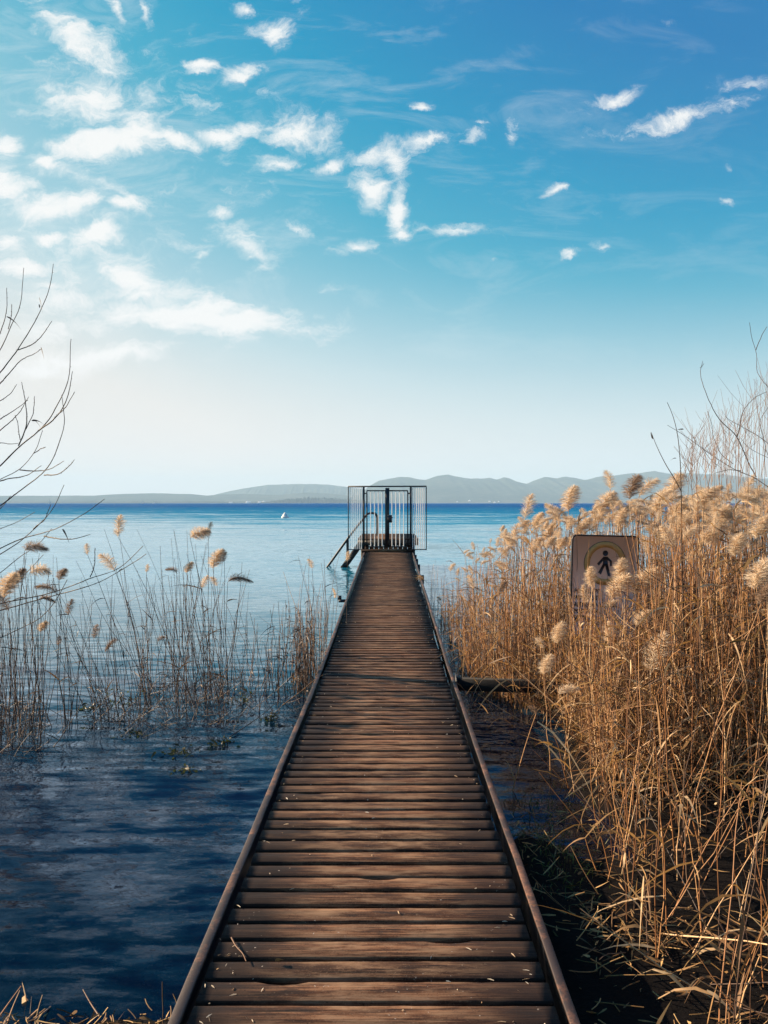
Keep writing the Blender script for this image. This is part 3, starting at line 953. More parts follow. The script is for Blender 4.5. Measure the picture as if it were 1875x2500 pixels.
# ------------------------------------------------------------------ reeds
def plume_arrays(seed, L=0.20, n=230, droop=0.5, spread=0.045, wid=0.0022, side=1.0):
    """feathery seed head: fine hairs along a drooping axis, origin at its foot"""
    r = np.random.default_rng(seed)
    mb = MB()
    t = np.linspace(0, 1, 8)
    ax = np.stack([side * droop * t ** 1.8 * .85, 0 * t, t * (1 - .45 * droop * t)], -1) * L
    mb.tube(ax, np.linspace(.0022, .0008, 8), 3)
    V, Q = [], []
    s = r.uniform(0.02, 1, n) ** 0.9
    base = np.stack([np.interp(s, t, ax[:, i]) for i in range(3)], -1)
    th = r.uniform(0, 6.28, n)
    env = np.sin(np.clip(s * .86 + .14, 0, 1) * math.pi) ** .7
    ln = L * (.16 + .30 * env * r.uniform(.5, 1.15, n))
    out = np.stack([np.cos(th), np.sin(th), 0 * th], -1)
    axd = np.stack([np.interp(s, t, np.gradient(ax[:, i])) for i in range(3)], -1)
    axd /= np.linalg.norm(axd, axis=1)[:, None]
    d0 = out * (.75 * env + .18)[:, None] * (spread / .045) + axd * r.uniform(.45, 1.0, n)[:, None]
    d0 /= np.linalg.norm(d0, axis=1)[:, None]
    drift = np.stack([np.full(n, .55 * side * droop), r.normal(size=n) * .12, np.full(n, -.42)], -1)
    u = np.cross(d0, r.normal(size=(n, 3)))
    u /= np.linalg.norm(u, axis=1)[:, None]
    pts = [base + ln[:, None] * (q * d0 + q * q * drift * .6) for q in (0, .4, .75, 1.0)]
    ws = (wid * .55, wid, wid * .8, wid * .25)
    for p_, w_ in zip(pts, ws):
        V.append(np.stack([p_ - u * w_ / 2, p_ + u * w_ / 2], 1))
    V = np.stack(V, 1)
    idx = np.arange(n)[:, None] * 8 + np.arange(3)[None] * 2
    Q = np.stack([idx, idx + 1, idx + 3, idx + 2], -1).reshape(-1, 4)
    mb.add(V.reshape(-1, 3), Q)
    return mb


PLV = [plume_arrays(40 + i, .20, 340, d, s, .0023, sd) for i, (d, s, sd) in enumerate(
    ((.25, .05, 1), (.55, .055, 1), (.8, .05, 1), (.35, .06, -1), (.65, .05, -1), (.15, .045, 1), (.95, .04, 1), (.9, .045, -1)))]
PLV_ARR = [m.arrays() for m in PLV]
PL_MESH = {('pale', i): m.mesh('plume', M_PLUME) for i, m in enumerate(PLV)}
PL_MESH.update({('dark', i): m.mesh('plume', M_DPLUME) for i, m in enumerate(PLV)})
bigp = plume_arrays(99, .20, 700, .45, .078, .0023, 1)
PLV_ARR.append(bigp.arrays())
PL_MESH[('pale', 8)] = bigp.mesh('plume', M_PLUME)
PL_MESH[('dark', 8)] = bigp.mesh('plume', M_DPLUME)


def stem_path(b, t, bow=0.0, n=7, kink=0.0, r=rng):
    """from the foot b to the tip t, bowed sideways"""
    b, t = np.array(b, float), np.array(t, float)
    s = np.linspace(0, 1, n)
    L = np.linalg.norm(t - b)
    p = b[None] + s[:, None] * (t - b)[None]
    ang = r.uniform(0, 6.28)
    sd_ = np.array([math.cos(ang), math.sin(ang), 0]) if bow >= 0 else np.array([1.0, 0, 0])
    p += (np.sin(s * math.pi) * abs(bow) * L)[:, None] * sd_[None]
    p += r.normal(size=(n, 3)) * np.array([1, 1, 0]) * .004 * L * np.minimum(s, 1 - s)[:, None] * 4
    return p


N_REEDS = 0


def reed(b, t, label, group, plume=None, rad=.0034, brown=False, leaves=1, bow=.03, psize=1.0, prot=0.0, dark=False, r=rng, leaflen=(.18, .40)):
    """one reed: a jointed stem at top level, its leaves and seed head as parts"""
    global N_REEDS
    N_REEDS += 1
    b = np.array(b, float)
    pth = stem_path(b, t, bow, 8, r=r) - b
    mb = MB().tube(pth, np.linspace(rad, rad * .45, 8), 4)
    for s_ in (2, 4, 6):
        q, tn = pth[s_], pth[s_] - pth[s_ - 1]
        tn = tn / np.linalg.norm(tn) * .006
        rr = rad * (1 - .55 * s_ / 7) * 1.45
        mb.tube([q - tn, q, q + tn], [rr * .7, rr, rr * .7], 4)
    o = mb.build('reed', M_BROWN if brown else M_STRAW, loc=b)
    tag(o, label, 'reed', group)
    for i in range(leaves):
        s_ = int(r.integers(2, 7))
        a_ = r.uniform(0, 6.28)
        d_ = np.array([math.cos(a_), math.sin(a_) * .6, r.uniform(-.1, 1.2)])
        MB().blade(pth[s_], d_, r.uniform(*leaflen), r.uniform(.007, .015), r.uniform(.1, .9), 5, r.uniform(0, 6)).build('leaf', M_DLEAF if brown else M_LEAF, o)
    if plume is not None:
        c = bpy.data.objects.new('plume', PL_MESH[('dark' if dark else 'pale', plume)])
        C.objects.link(c)
        c.parent = o
        c.location = pth[-1] - np.array([0, 0, .004])
        c.rotation_euler = (R(r.uniform(-12, 12)), R(prot), R(r.uniform(-25, 25)))
        c.scale = (psize,) * 3
    return o


def water_Y(py):
    return HE * F / (py - VY)


STUFF = MB()        # the thousands of further stems
STUFF_LEAF = MB()
STUFF_PLUME = MB()
STUFF_BROWN = MB()

# ---- left of the jetty: stems in the water ------------------------------------------
LG = 'reeds standing in the water left of the jetty'
# (tip x, tip y, foot x, foot y, plume, size, tilt, dark, label), photograph pixels
LEFT_PLUMED = [
    (288, 1286, 470, 1716, 5, .95, -6, 0, 'tall reed with a thin ragged plume, its tip highest left of the pale swept plume'),
    (464, 1288, 500, 1700, 8, .95, 42, 0, 'tall reed with a thick pale plume swept to the right, near the horizon'),
    (508, 1285, 515, 1690, 5, .45, 10, 0, 'reed with a small pale wisp beside the thick swept plume'),
    (520, 1362, 540, 1702, 8, 1.0, 0, 0, 'reed with a large upright cream and brown plume, fullest in its clump'),
    (548, 1360, 565, 1700, 1, .50, -30, 1, 'reed with a small fluffy brown plume touching the large cream one'),
    (556, 1396, 560, 1700, 6, .95, 30, 1, 'reed with a one-sided feathery plume arched over to the right'),
    (455, 1384, 500, 1712, 8, .55, 0, 0, 'reed with a short round tan plume and a bare stem crossing it'),
    (432, 1384, 440, 1712, 7, .55, -20, 1, 'reed with a dark hooked plume drooping to the left'),
    (492, 1420, 500, 1708, 0, .62, 12, 0, 'reed with a narrow tan plume hanging below the round ones'),
    (530, 1417, 540, 1702, 3, .52, -10, 0, 'reed with a short tan plume low on the right of the clump'),
    (280, 1368, 372, 1722, 3, .95, -18, 0, 'reed with a loose pale plume leaning left over the water'),
    (214, 1343, 330, 1742, 5, .45, -15, 0, 'bent reed with a tiny tan plume at its tip, next to a loose pale one'),
    (358, 1388, 362, 1712, 5, .35, 0, 0, 'straight thin reed with a tiny wispy head'),
    (145, 1402, 165, 1780, 8, .55, 5, 1, 'reed with a two-toned dark and tan plume on a stout stem'),
    (137, 1428, 166, 1782, 7, .80, -15, 1, 'stout reed with a dark feathery plume folded to the left'),
    (95, 1446, 92, 1740, 6, .62, 40, 1, 'reed with a black plume curled over like a hook'),
    (166, 1485, 164, 1770, 0, .62, 0, 1, 'reed with a short grey-brown tuft above the water'),
    (98, 1528, 110, 1740, 8, .55, 5, 0, 'reed with a round straw plume below the curled black one'),
    (229, 1544, 226, 1740, 5, .60, 0, 1, 'reed with a slim dark plume standing upright alone'),
    (142, 1566, 146, 1740, 5, .42, 0, 1, 'short reed with a small grey tuft'),
    (290, 1546, 350, 1730, 7, .62, -70, 1, 'leaning reed with a drooping dark plume pointing left'),
    (384, 1555, 386, 1716, 1, .42, 20, 1, 'short reed with a small grey hanging plume in the middle'),
    (36, 1408, 30, 1760, 8, .80, 0, 1, 'reed with a dense brown plume behind the bare branches'),
    (60, 1318, 40, 1768, 2, 1.0, 35, 1, 'tall reed with a brown plume swept right behind crossing branches'),
    (72, 1372, 52, 1762, 1, 1.0, 50, 0, 'reed with a pale tan plume swept right behind crossing branches'),
    (10, 1430, 5, 1765, 8, 1.1, 0, 0, 'reed with a big tan plume cut by the picture edge'),
    (22, 1468, 20, 1765, 3, .9, -10, 1, 'reed with a loose brown plume low beside the picture edge'),
    (848, 1355, 846, 1590, 5, .6, 0, 0, 'pale reed with a thin head beside the left jetty rail'),
    (762, 1372, 765, 1600, 3, .6, 0, 0, 'pale reed with ragged side leaves near the left jetty rail'),
    (815, 1446, 800, 1600, 7, .55, 50, 0, 'short reed with a pale curved plume leaning over the left jetty rail'),
]
lr = np.random.default_rng(31)
for (tx, ty, fx, fy, pv, ps, pr, dk, lab) in LEFT_PLUMED:
    Y = water_Y(fy)
    b, t = P(fx, fy, Y), P(tx, ty + 26 * ps, Y * lr.uniform(.97, 1.03))
    b[2] = -.2
    reed(b, t, lab, LG, pv, .0042, True, int(lr.integers(0, 3)), -.05 if tx < fx - 20 else .02, ps * 1.08, pr, bool(dk), lr)

# clumps of bare stems: (foot x range, foot y range, tip y range, lean in pixels (mean, sd), individuals, more, label)
LEFT_CLUMPS = [
    ((-60, 105), (1725, 1830), (1330, 1640), (0, 26), 34, 110, 'bare brown reed stem in the dense clump at the left picture edge'),
    ((145, 185), (1745, 1790), (1400, 1600), (-8, 25), 8, 6, 'bare reed stem in the narrow tuft between the two left clumps'),
    ((225, 350), (1715, 1775), (1400, 1640), (-80, 55), 22, 45, 'bare reed stem leaning left in the fan-shaped clump'),
    ((355, 570), (1670, 1760), (1290, 1610), (-38, 50), 40, 110, 'bare reed stem in the tallest central clump in the water'),
    ((570, 735), (1650, 1740), (1440, 1650), (-4, 40), 18, 60, 'short bare reed stem in the thin water growth nearing the jetty'),
    ((735, 815), (1520, 1680), (1340, 1560), (5, 26), 14, 60, 'pale bare reed stem right beside the left jetty rail'),
]
for (fxr, fyr, tyr, (lm, ls), ni, ns, lab) in LEFT_CLUMPS:
    for i in range(ni + int(ns * .68)):
        fx, fy = lr.uniform(*fxr), lr.uniform(*fyr)
        Y = water_Y(fy)
        hgt = lr.beta(1.3, 1.8)
        ty = tyr[1] + (tyr[0] - tyr[1]) * hgt
        if i < ni:
            ty = tyr[1] + (tyr[0] - tyr[1]) * (.35 + .65 * lr.random())
        ln = lr.normal(lm, ls * 1.45) * (fy - ty) / 320
        if lr.random() < .1:
            ln = lr.normal(0, 160)
            ty = fy - abs(lr.normal(60, 40)) - 8
        if fx < 735:
            xmax = 760
        else:
            xmax = 1020
        b, t = P(fx, fy, Y), P(min(fx + ln, xmax), ty, Y * lr.uniform(.95, 1.05))
        b[2] = -.2
        if fx > 735:
            dj = XL - .06 - b[0]
            if dj < 0:
                b[0] += dj - lr.uniform(0, .12)
                t[0] += dj - lr.uniform(0, .12)
        rad = lr.uniform(.0022, .0042)
        if i < ni:
            reed(b, t, lab, LG, None, rad, fx < 735 or lr.random() < .4, int(lr.random() < .5), .05, r=lr, leaflen=(.06, .22))
        else:
            pth = stem_path(b, t, .06, 6, r=lr)
            (STUFF_BROWN if (fx < 735 or lr.random() < .5) else STUFF).tube(pth, np.linspace(rad, rad * .5, 6), 3)
            if lr.random() < .45:
                s_ = int(lr.integers(2, 6))
                STUFF_BROWN.blade(pth[s_], (lr.normal(), lr.normal() * .5, lr.uniform(-.2, 1)), lr.uniform(.06, .22), lr.uniform(.005, .011), lr.uniform(.1, 1), 4, lr.uniform(0, 6))
# stems added close to the left rail to throw shade across the deck
for i in range(85):
    Y = lr.choice([8.15, 8.75]) + lr.normal(0, .10)
    b = np.array([XL - .08 - abs(lr.normal(0, .16)), Y, -.2])
    h = lr.uniform(.35, .85)
    t = b + np.array([lr.normal(-.02, .06), lr.normal(0, .08), h + .2])
    t[0] = min(t[0], XL - .04)
    pth = stem_path(b, t, .04, 6, r=lr)
    STUFF_BROWN.tube(pth, np.linspace(.004, .002, 6), 3)
    for _ in range(2):
        STUFF_BROWN.blade(pth[int(lr.integers(2, 6))], (lr.normal() * .5 - .3, lr.normal(), lr.uniform(-.2, 1)), lr.uniform(.06, .18), lr.uniform(.008, .014), .6, 4, lr.uniform(0, 6))
# matted broken stems at the waterline
for i in range(760):
    cl = LEFT_CLUMPS[int(lr.choice([0, 0, 2, 3, 3, 3, 4, 5]))]
    fx, fy = lr.uniform(*cl[0]), lr.uniform(cl[1][0] - 10, cl[1][1] + 25)
    Y = water_Y(fy)
    b = P(fx, fy, Y)
    if b[0] > XL - .08:
        continue
    L = lr.uniform(.05, .34)
    a_ = lr.uniform(0, 6.28)
    d_ = np.array([math.cos(a_), math.sin(a_) * .7, abs(lr.normal(.1, .6))])
    d_ /= np.linalg.norm(d_)
    b[2] = lr.uniform(-.05, .02)
    e = b + d_ * L
    if e[0] < XL - .02:
        STUFF_BROWN.tube(stem_path(b, e, .08, 5, r=lr), np.linspace(.0026, .0014, 5), 3)

# ---- right of the jetty: the big bed ------------------------------------------------
OUT_X = np.array([960, 1080, 1110, 1140, 1180, 1250, 1300, 1400, 1500, 1600, 1700, 1790, 1875, 2100])
OUT_Y = np.array([1520, 1460, 1400, 1360, 1330, 1296, 1276, 1250, 1236, 1226, 1216, 1210, 1210, 1205])
BX = np.array([1.9, 3.6, 4.6, 5.4, 6.3, 7.1, 7.45, 7.8, 8.4, 10, 13, 17])
BV = np.array([1.05, .95, 1.12, 1.32, 1.44, 1.42, 1.20, .92, .74, .72, .70, .68])
rr_ = np.random.default_rng(77)


def bed_height(x, Y):
    px = VX + x * F / Y
    return HE - (np.interp(px, OUT_X, OUT_Y) - VY) * Y / F


RG = 'golden dry reeds of the bed right of the jetty'
RIGHT_PLUMED = [   # centre x, y (photograph), size in pixels tall, distance, plume, tilt, dark, label
    (1281, 1239, 58, 9.4, 5, 8, 0, 'reed with a lone upright white plume at the left shoulder of the bed'),
    (1388, 1219, 62, 8.0, 8, -14, 0, 'reed with a shaggy cream plume leaning left above the horizon'),
    (1490, 1172, 44, 8.2, 3, 10, 0, 'reed with a small plume standing highest against the mountains'),
    (1538, 1187, 64, 7.4, 8, 0, 1, 'reed with a brown-cored bushy plume against the mountains'),
    (1560, 1184, 58, 7.6, 1, 12, 0, 'reed with a pale plume pressed against the brown-cored one'),
    (1463, 1225, 64, 7.8, 8, 6, 0, 'reed with a tall shaggy plume right above the sign'),
    (1640, 1183, 66, 6.6, 8, 0, 0, 'reed with a broad blond plume at the skyline right of the sapling'),
    (1602, 1224, 60, 6.8, 8, -8, 0, 'reed with a full tan plume left of the sapling'),
    (1818, 1190, 56, 5.6, 0, 5, 0, 'reed with a cylindrical tan plume near the right picture edge'),
    (1697, 1216, 70, 6.0, 8, 8, 0, 'reed with a fat pale plume behind the shrub twigs'),
    (1274, 1280, 26, 9.2, 1, 0, 1, 'reed with a small dark brown plume under the lone white one'),
    (1250, 1306, 48, 9.0, 5, 4, 0, 'reed with a slim cream plume, second step of the bed outline'),
    (1232, 1316, 40, 9.2, 5, -4, 0, 'reed with a slim cream plume, lowest step of the bed outline'),
    (1311, 1281, 38, 8.8, 5, 0, 0, 'reed with a slender plume between the white and shaggy ones'),
    (1328, 1300, 42, 8.6, 8, 6, 0, 'reed with a round plume below the bed skyline'),
    (1300, 1332, 44, 8.6, 8, -4, 0, 'reed with a soft pale plume on the left flank of the bed'),
    (1349, 1240, 30, 8.6, 3, -10, 0, 'reed with a ragged small plume just left of the shaggy cream one'),
    (1219, 1432, 30, 7.6, 8, 0, 1, 'reed with a round rust-brown plume low on the left flank'),
    (1157, 1420, 34, 8.2, 3, 0, 0, 'thin reed with a sparse pale plume at the left fringe of the bed'),
    (1448, 1408, 46, 6.2, 8, -38, 0, 'reed with a cream plume lying across the lower left of the sign ring'),
    (1436, 1452, 44, 6.1, 0, -30, 0, 'reed with a narrow plume hiding the start of the sign lettering'),
    (1492, 1428, 72, 6.0, 8, 8, 0, 'reed with a large woolly plume hiding the middle of the sign'),
    (1516, 1394, 56, 6.1, 8, -20, 0, 'reed with a cream plume draped over the right half of the sign ring'),
    (1548, 1412, 82, 6.0, 8, 14, 0, 'reed with a long woolly plume at the right edge of the sign'),
    (1482, 1468, 34, 5.9, 2, 10, 0, 'reed with a small ragged plume at the foot of the sign lettering'),
    (1363, 1545, 50, 5.7, 8, -16, 0, 'reed with a blond plume left below the sign'),
    (1326, 1567, 30, 5.8, 3, -12, 0, 'reed with a small ragged plume left of the blond one'),
    (1329, 1622, 50, 5.5, 8, -10, 0, 'reed with a rounded cream plume over the dark steel beam'),
    (1364, 1672, 46, 5.3, 2, 20, 0, 'reed with a cream plume arched right, right beside the beam end'),
    (1486, 1550, 52, 5.6, 5, -6, 0, 'reed with an upright narrow plume directly below the sign'),
    (1588, 1588, 118, 5.2, 0, 4, 0, 'reed with an extra long cylindrical plume right below the sign'),
    (1552, 1502, 50, 5.6, 8, 18, 0, 'reed with a tan plume tucked under the sign corner'),
    (1842, 1396, 88, 4.4, 8, 12, 0, 'reed with a heavy tan plume at the right picture edge'),
    (1858, 1448, 54, 4.3, 8, 0, 1, 'reed with a dark-shaded plume under the heavy one'),
    (1309, 1730, 24, 5.4, 4, 0, 1, 'short reed with a small rusty plume over the dark water'),
    (1845, 1284, 64, 4.8, 8, 0, 0, 'reed with a pale fluffy plume right of the shrub'),
    (1756, 1262, 60, 5.4, 8, -8, 0, 'reed with a wide tan plume in the mass behind the shrub'),
    (1720, 1298, 62, 5.6, 8, 6, 0, 'reed with a tan plume low in the mass behind the shrub'),
    (1650, 1286, 52, 6.4, 8, 0, 0, 'reed with a tan plume at the foot of the sapling'),
    (1795, 1330, 58, 5.0, 8, -12, 0, 'reed with a soft plume leaning left near the right edge'),
    (1676, 1352, 44, 6.0, 1, 10, 0, 'reed with a faded plume half sunk among stems right of the sign'),
    (1580, 1330, 44, 6.6, 3, 10, 0, 'reed with a ragged tan plume beside the upper right of the sign'),
    (1510, 1262, 46, 7.4, 8, -6, 0, 'reed with a dense tan plume above the right of the sign'),
    (1416, 1284, 46, 7.8, 8, 0, 0, 'reed with a dense tan plume above the left of the sign'),
]
for (cx, cyy, hp, Y, pv, tilt, dk, lab) in RIGHT_PLUMED:
    ps = hp * Y / F / .20 * (1.12 if hp < 100 else .95)
    t = P(cx, cyy + hp * .5, Y)
    lean = rr_.normal(0, .12) - .03
    b = np.array([t[0] + lean * 1.2, Y + rr_.normal(0, .12), 0])
    b[2] = min(float(ground_z(b[0], b[1])), 0) - .05
    reed(b, t, lab, RG, pv, .0042, False, int(rr_.integers(1, 3)), .03, ps, tilt, bool(dk), rr_)


def blocked(x, Y):
    """keeps the stems off the sign's face"""
    px = VX + x * F / Y
    return 1352 < px < 1585 and Y < SGY + .08


FRONT_LABELS = (
    (5.0, 'bare golden reed stem in the sparse foreground right of the jetty'),
    (6.2, 'bare golden reed stem at the front of the dense bed below the sign'),
)
n_ind, tries = 0, 0
cap = 300 - N_REEDS - 2
while n_ind < cap and tries < 5000:
    tries += 1
    Y = rr_.uniform(2.6, 5.0) if rr_.random() < .20 else rr_.uniform(5.0, 7.2)
    x = rr_.uniform(np.interp(Y, BX, BV), .47 * Y + .15)
    h = bed_height(x, Y) * rr_.uniform(.55, 1.0)
    if blocked(x, Y) and h > .85:
        h = rr_.uniform(.3, .8)
    lean = rr_.normal(0, .10, 2)
    if rr_.random() < (.55 if Y < 5 else .25):
        lean = rr_.normal(0, .55, 2)
        h *= .7
    b = np.array([x, Y, float(ground_z(x, Y)) - .03])
    t = np.array([x + lean[0] * h, Y + lean[1] * h, h])
    if t[0] < .74 or t[1] < 2.2 or (1352 < VX + t[0] * F / t[1] < 1585 and t[1] < SGY and t[2] > HE - (1490 - VY) * t[1] / F):
        continue
    lab = next((l for yy, l in FRONT_LABELS if Y < yy), FRONT_LABELS[-1][1])
    reed(b, t, lab, RG, None, rr_.uniform(.0026, .0044), False, int(rr_.integers(0, 3)), .03, r=rr_)
    n_ind += 1


def bed_stem(x, Y, h, lean, rad, broken=False):
    b = np.array([x, Y, float(ground_z(x, Y)) - .03])
    t = np.array([x + lean[0] * h, Y + lean[1] * h, max(h * (1 - .3 * min(1, np.hypot(*lean)) ** 2), .05)])
    if t[0] < .63:
        t[0] = .63 + rr_.uniform(0, .06)
    pth = stem_path(b, t, .035, 6, r=rr_)
    (STUFF if rr_.random() < .72 else STUFF_BROWN).tube(pth, np.linspace(rad, rad * .5, 6), 3)  # the brown share puts the bed's inner shadow into stem colour
    return pth


placed = 0
while placed < 6000:
    u = rr_.random()
    if u < .034:
        Y = rr_.uniform(2.2, 5.0)
    elif u < .62:
        Y = 5.1 + 3.3 * rr_.random() ** .8
    else:
        Y = rr_.uniform(7.6, 14.5)
    xb = np.interp(Y, BX, BV) + .05 * math.sin(Y * 9)
    xr = .47 * Y + .35
    if xr <= xb:
        continue
    q = rr_.random()
    x = xb + (xr - xb) * (q ** 1.35)
    if Y > 10.5 and rr_.random() < .45:
        continue
    H = bed_height(x, Y)
    edge = min(1, (x - xb) / .35)
    h = H * (1 - abs(rr_.normal(0, .17))) * (.72 + .28 * edge)
    if rr_.random() < .3:
        h *= rr_.uniform(.3, .8)
    if blocked(x, Y) and h > HE - (1400 - VY) * Y / F:
        h = (HE - ((1535 if rr_.random() < .97 else 1440) - VY) * Y / F) * rr_.uniform(.6, 1.0)
    lean = rr_.normal(0, .085, 2)
    if Y < 5:
        h *= rr_.uniform(.35, 1.0)
    wild = rr_.random() < (.6 if Y < 5 else .36)
    if wild:
        lean = rr_.normal(0, .60, 2)
        h *= rr_.uniform(.35, .85)
    if h < .08:
        continue
    pth = bed_stem(x, Y, h, lean, rr_.uniform(.0022, .0042))
    placed += 1
    for _ in range(int(rr_.integers(0, 4))):
        s_ = int(rr_.integers(1, 6))
        a_ = rr_.uniform(0, 6.28)
        q0 = pth[s_]
        if blocked(q0[0], q0[1]) and q0[2] > HE - (1500 - VY) * q0[1] / F:
            continue
        STUFF_LEAF.blade(q0, (math.cos(a_), math.sin(a_) * .7, rr_.uniform(-.5, 1.6)), rr_.uniform(.10, .38), rr_.uniform(.006, .016), rr_.uniform(.1, 1.0), 4, rr_.uniform(0, 6))
    if h > H * .80 and not wild and x - xb > .1 and rr_.random() < (.27 if Y > 5 else .15) and not blocked(x, Y) and not blocked(pth[-1][0], pth[-1][1]):
        V, Q = PLV_ARR[int(rr_.choice([0, 1, 3, 5, 8, 2, 4, 6, 7]))]
        a_ = rr_.uniform(-.9, .9)
        sc_ = rr_.uniform(.32, .85)
        Mx = np.eye(4)
        Mx[:3, :3] = np.array((Matrix.Rotation(a_, 3, 'Z') @ Matrix.Rotation(rr_.normal(0, .45), 3, 'X'))) * sc_
        Mx[:3, 3] = pth[-1]
        STUFF_PLUME.addmb((V, Q), Mx)
# broken pieces caught at every angle between the stems
for i in range(4200):
    Y = 4.7 + 4.6 * rr_.random() ** .9
    xb = np.interp(Y, BX, BV)
    x = xb + (.47 * Y + .3 - xb) * rr_.random() ** 1.3
    if x < xb:
        continue
    H = bed_height(x, Y)
    z = max(float(ground_z(x, Y)), 0) + H * .72 * rr_.beta(1.1, 1.7)
    if blocked(x, Y) and z > HE - (1510 - VY) * Y / F:
        continue
    a_ = rr_.uniform(0, 6.28)
    d_ = np.array([math.cos(a_), math.sin(a_) * .8, rr_.normal(0, .7)])
    d_ /= np.linalg.norm(d_)
    p0 = np.array([x, Y, z])
    if rr_.random() < .55:
        STUFF_LEAF.blade(p0, d_, rr_.uniform(.06, .28), rr_.uniform(.005, .014), rr_.uniform(.1, .9), 4, rr_.uniform(0, 6))
    else:
        (STUFF if rr_.random() < .7 else STUFF_BROWN).tube(stem_path(p0, p0 + d_ * rr_.uniform(.08, .45), .07, 4, r=rr_), rr_.uniform(.0014, .003), 3)
# the thin fringe along the jetty's far right side
for i in range(70):
    Y = rr_.uniform(8.5, 17)
    x = XR + .14 + abs(rr_.normal(0, .16))
    h = rr_.uniform(.35, .95) * (1.0 if Y < 13 else .75)
    pth = bed_stem(x, Y, h, rr_.normal(0, .12, 2), rr_.uniform(.0022, .0036))
    if rr_.random() < .6:
        STUFF_LEAF.blade(pth[3], (rr_.normal(), rr_.normal() * .5, rr_.uniform(0, 1)), rr_.uniform(.1, .25), .008, .5, 4, rr_.uniform(0, 6))

bed = STUFF.build('reed_bed', M_STRAW)
tag(bed, 'dense mass of thin dry reed stems filling the right bank and the left shallows', 'reeds', kind='stuff')
STUFF_BROWN.build('brown_stems', M_BROWN, bed)
STUFF_LEAF.build('leaves', M_LEAF, bed)
STUFF_PLUME.build('plumes', M_PLUME, bed)
for c in bed.children:
    c['kind'] = 'stuff'

# ------------------------------------------------------------------ litter, grass, pebbles, weeds
mb = MB()
for i in range(1050):
    u = rr_.random()
    if u < .25:
        x, Y = rr_.uniform(-1.5, XL - .05), 2.95 - abs(rr_.normal(0, .12)) + .03
        sc_ = .5
    elif u < .42:
        x, Y = rr_.normal(.98, .16), rr_.normal(3.35, .16)
        sc_ = .8
    elif u < .68:
        x, Y = .64 + abs(rr_.normal(0, .35)), rr_.uniform(2.5, 4.9)
        sc_ = .8
    else:
        x, Y = rr_.uniform(.75, 3.2), rr_.uniform(2.2, 5.2)
        sc_ = 1.3
    if XL - .04 < x < XR + .05:
        continue
    z = max(float(ground_z(x, Y)), 0) + abs(rr_.normal(0.012, .02))
    a_ = rr_.uniform(0, 6.28)
    d_ = (math.cos(a_), math.sin(a_), rr_.normal(0, .35))
    if rr_.random() < .5:
        mb.blade((x, Y, z), d_, rr_.uniform(.03, .14) * sc_, rr_.uniform(.006, .014), rr_.uniform(-.2, .3), 3, rr_.uniform(0, 6))
    else:
        p0 = np.array([x, Y, z])
        mb.tube(stem_path(p0, p0 + np.array(d_) * rr_.uniform(.04, .2) * sc_, .06, 4, r=rr_), .0022, 3)
tag(mb.build('litter', M_LITTER), 'broken dry reed pieces and leaves lying on the bank', 'litter', kind='stuff')

mb = MB()
for (cx, cyy, n) in ((1323, 1975, 150), (1360, 1960, 90), (1340, 2010, 90), (1345, 2155, 110), (1310, 1830, 60), (1290, 2065, 50), (1300, 2120, 60), (1375, 2230, 60), (1340, 2070, 70)):
    Y = water_Y(cyy)
    c = P(cx, cyy, Y)
    for i in range(n):
        x, yy = c[0] + rr_.normal(0, .12), Y + rr_.normal(0, .14)
        if x < XR + .08:
            continue
        mb.blade((x, yy, max(float(ground_z(x, yy)), -.01)), (rr_.normal(0, .6), rr_.normal(0, .6), 1), rr_.uniform(.03, .10), rr_.uniform(.003, .007), rr_.uniform(.1, .9), 3, rr_.uniform(0, 6))
tag(mb.build('grass', M_GRASS), 'short green grass tufts on the dark bank beside the jetty', 'grass', kind='stuff')


def stone(r, sx):
    th = np.linspace(0, math.pi, 6)
    ph = np.linspace(0, 2 * math.pi, 9)[:-1]
    V = np.array([[math.sin(a) * math.cos(b), math.sin(a) * math.sin(b), math.cos(a)] for a in th for b in ph])
    V *= 1 + .12 * r.normal(size=(len(V), 1)) * np.sin(np.repeat(th, 8))[:, None]
    V *= np.array(sx)
    Q = [[i * 8 + j, i * 8 + (j + 1) % 8, i * 8 + 8 + (j + 1) % 8, i * 8 + 8 + j] for i in range(5) for j in range(8)]
    return V, Q


mb = MB()
for i in range(200):
    x, Y = rr_.uniform(-1.9, XL + .1), 3.02 + abs(rr_.normal(0, .4))
    if ground_z(x, Y) > -.015:
        continue
    s_ = rr_.uniform(.006, .020) * (1.8 if rr_.random() < .06 else 1)
    V, Q = stone(rr_, (s_ * rr_.uniform(.9, 1.5), s_, s_ * .6))
    mb.add(V + np.array([x, Y, float(ground_z(x, Y)) - s_ * .1]), Q)
tag(mb.build('pebbles', M_STONE, smooth=True), 'brown and grey pebbles under the shallow water at the shore', 'pebbles', kind='stuff')

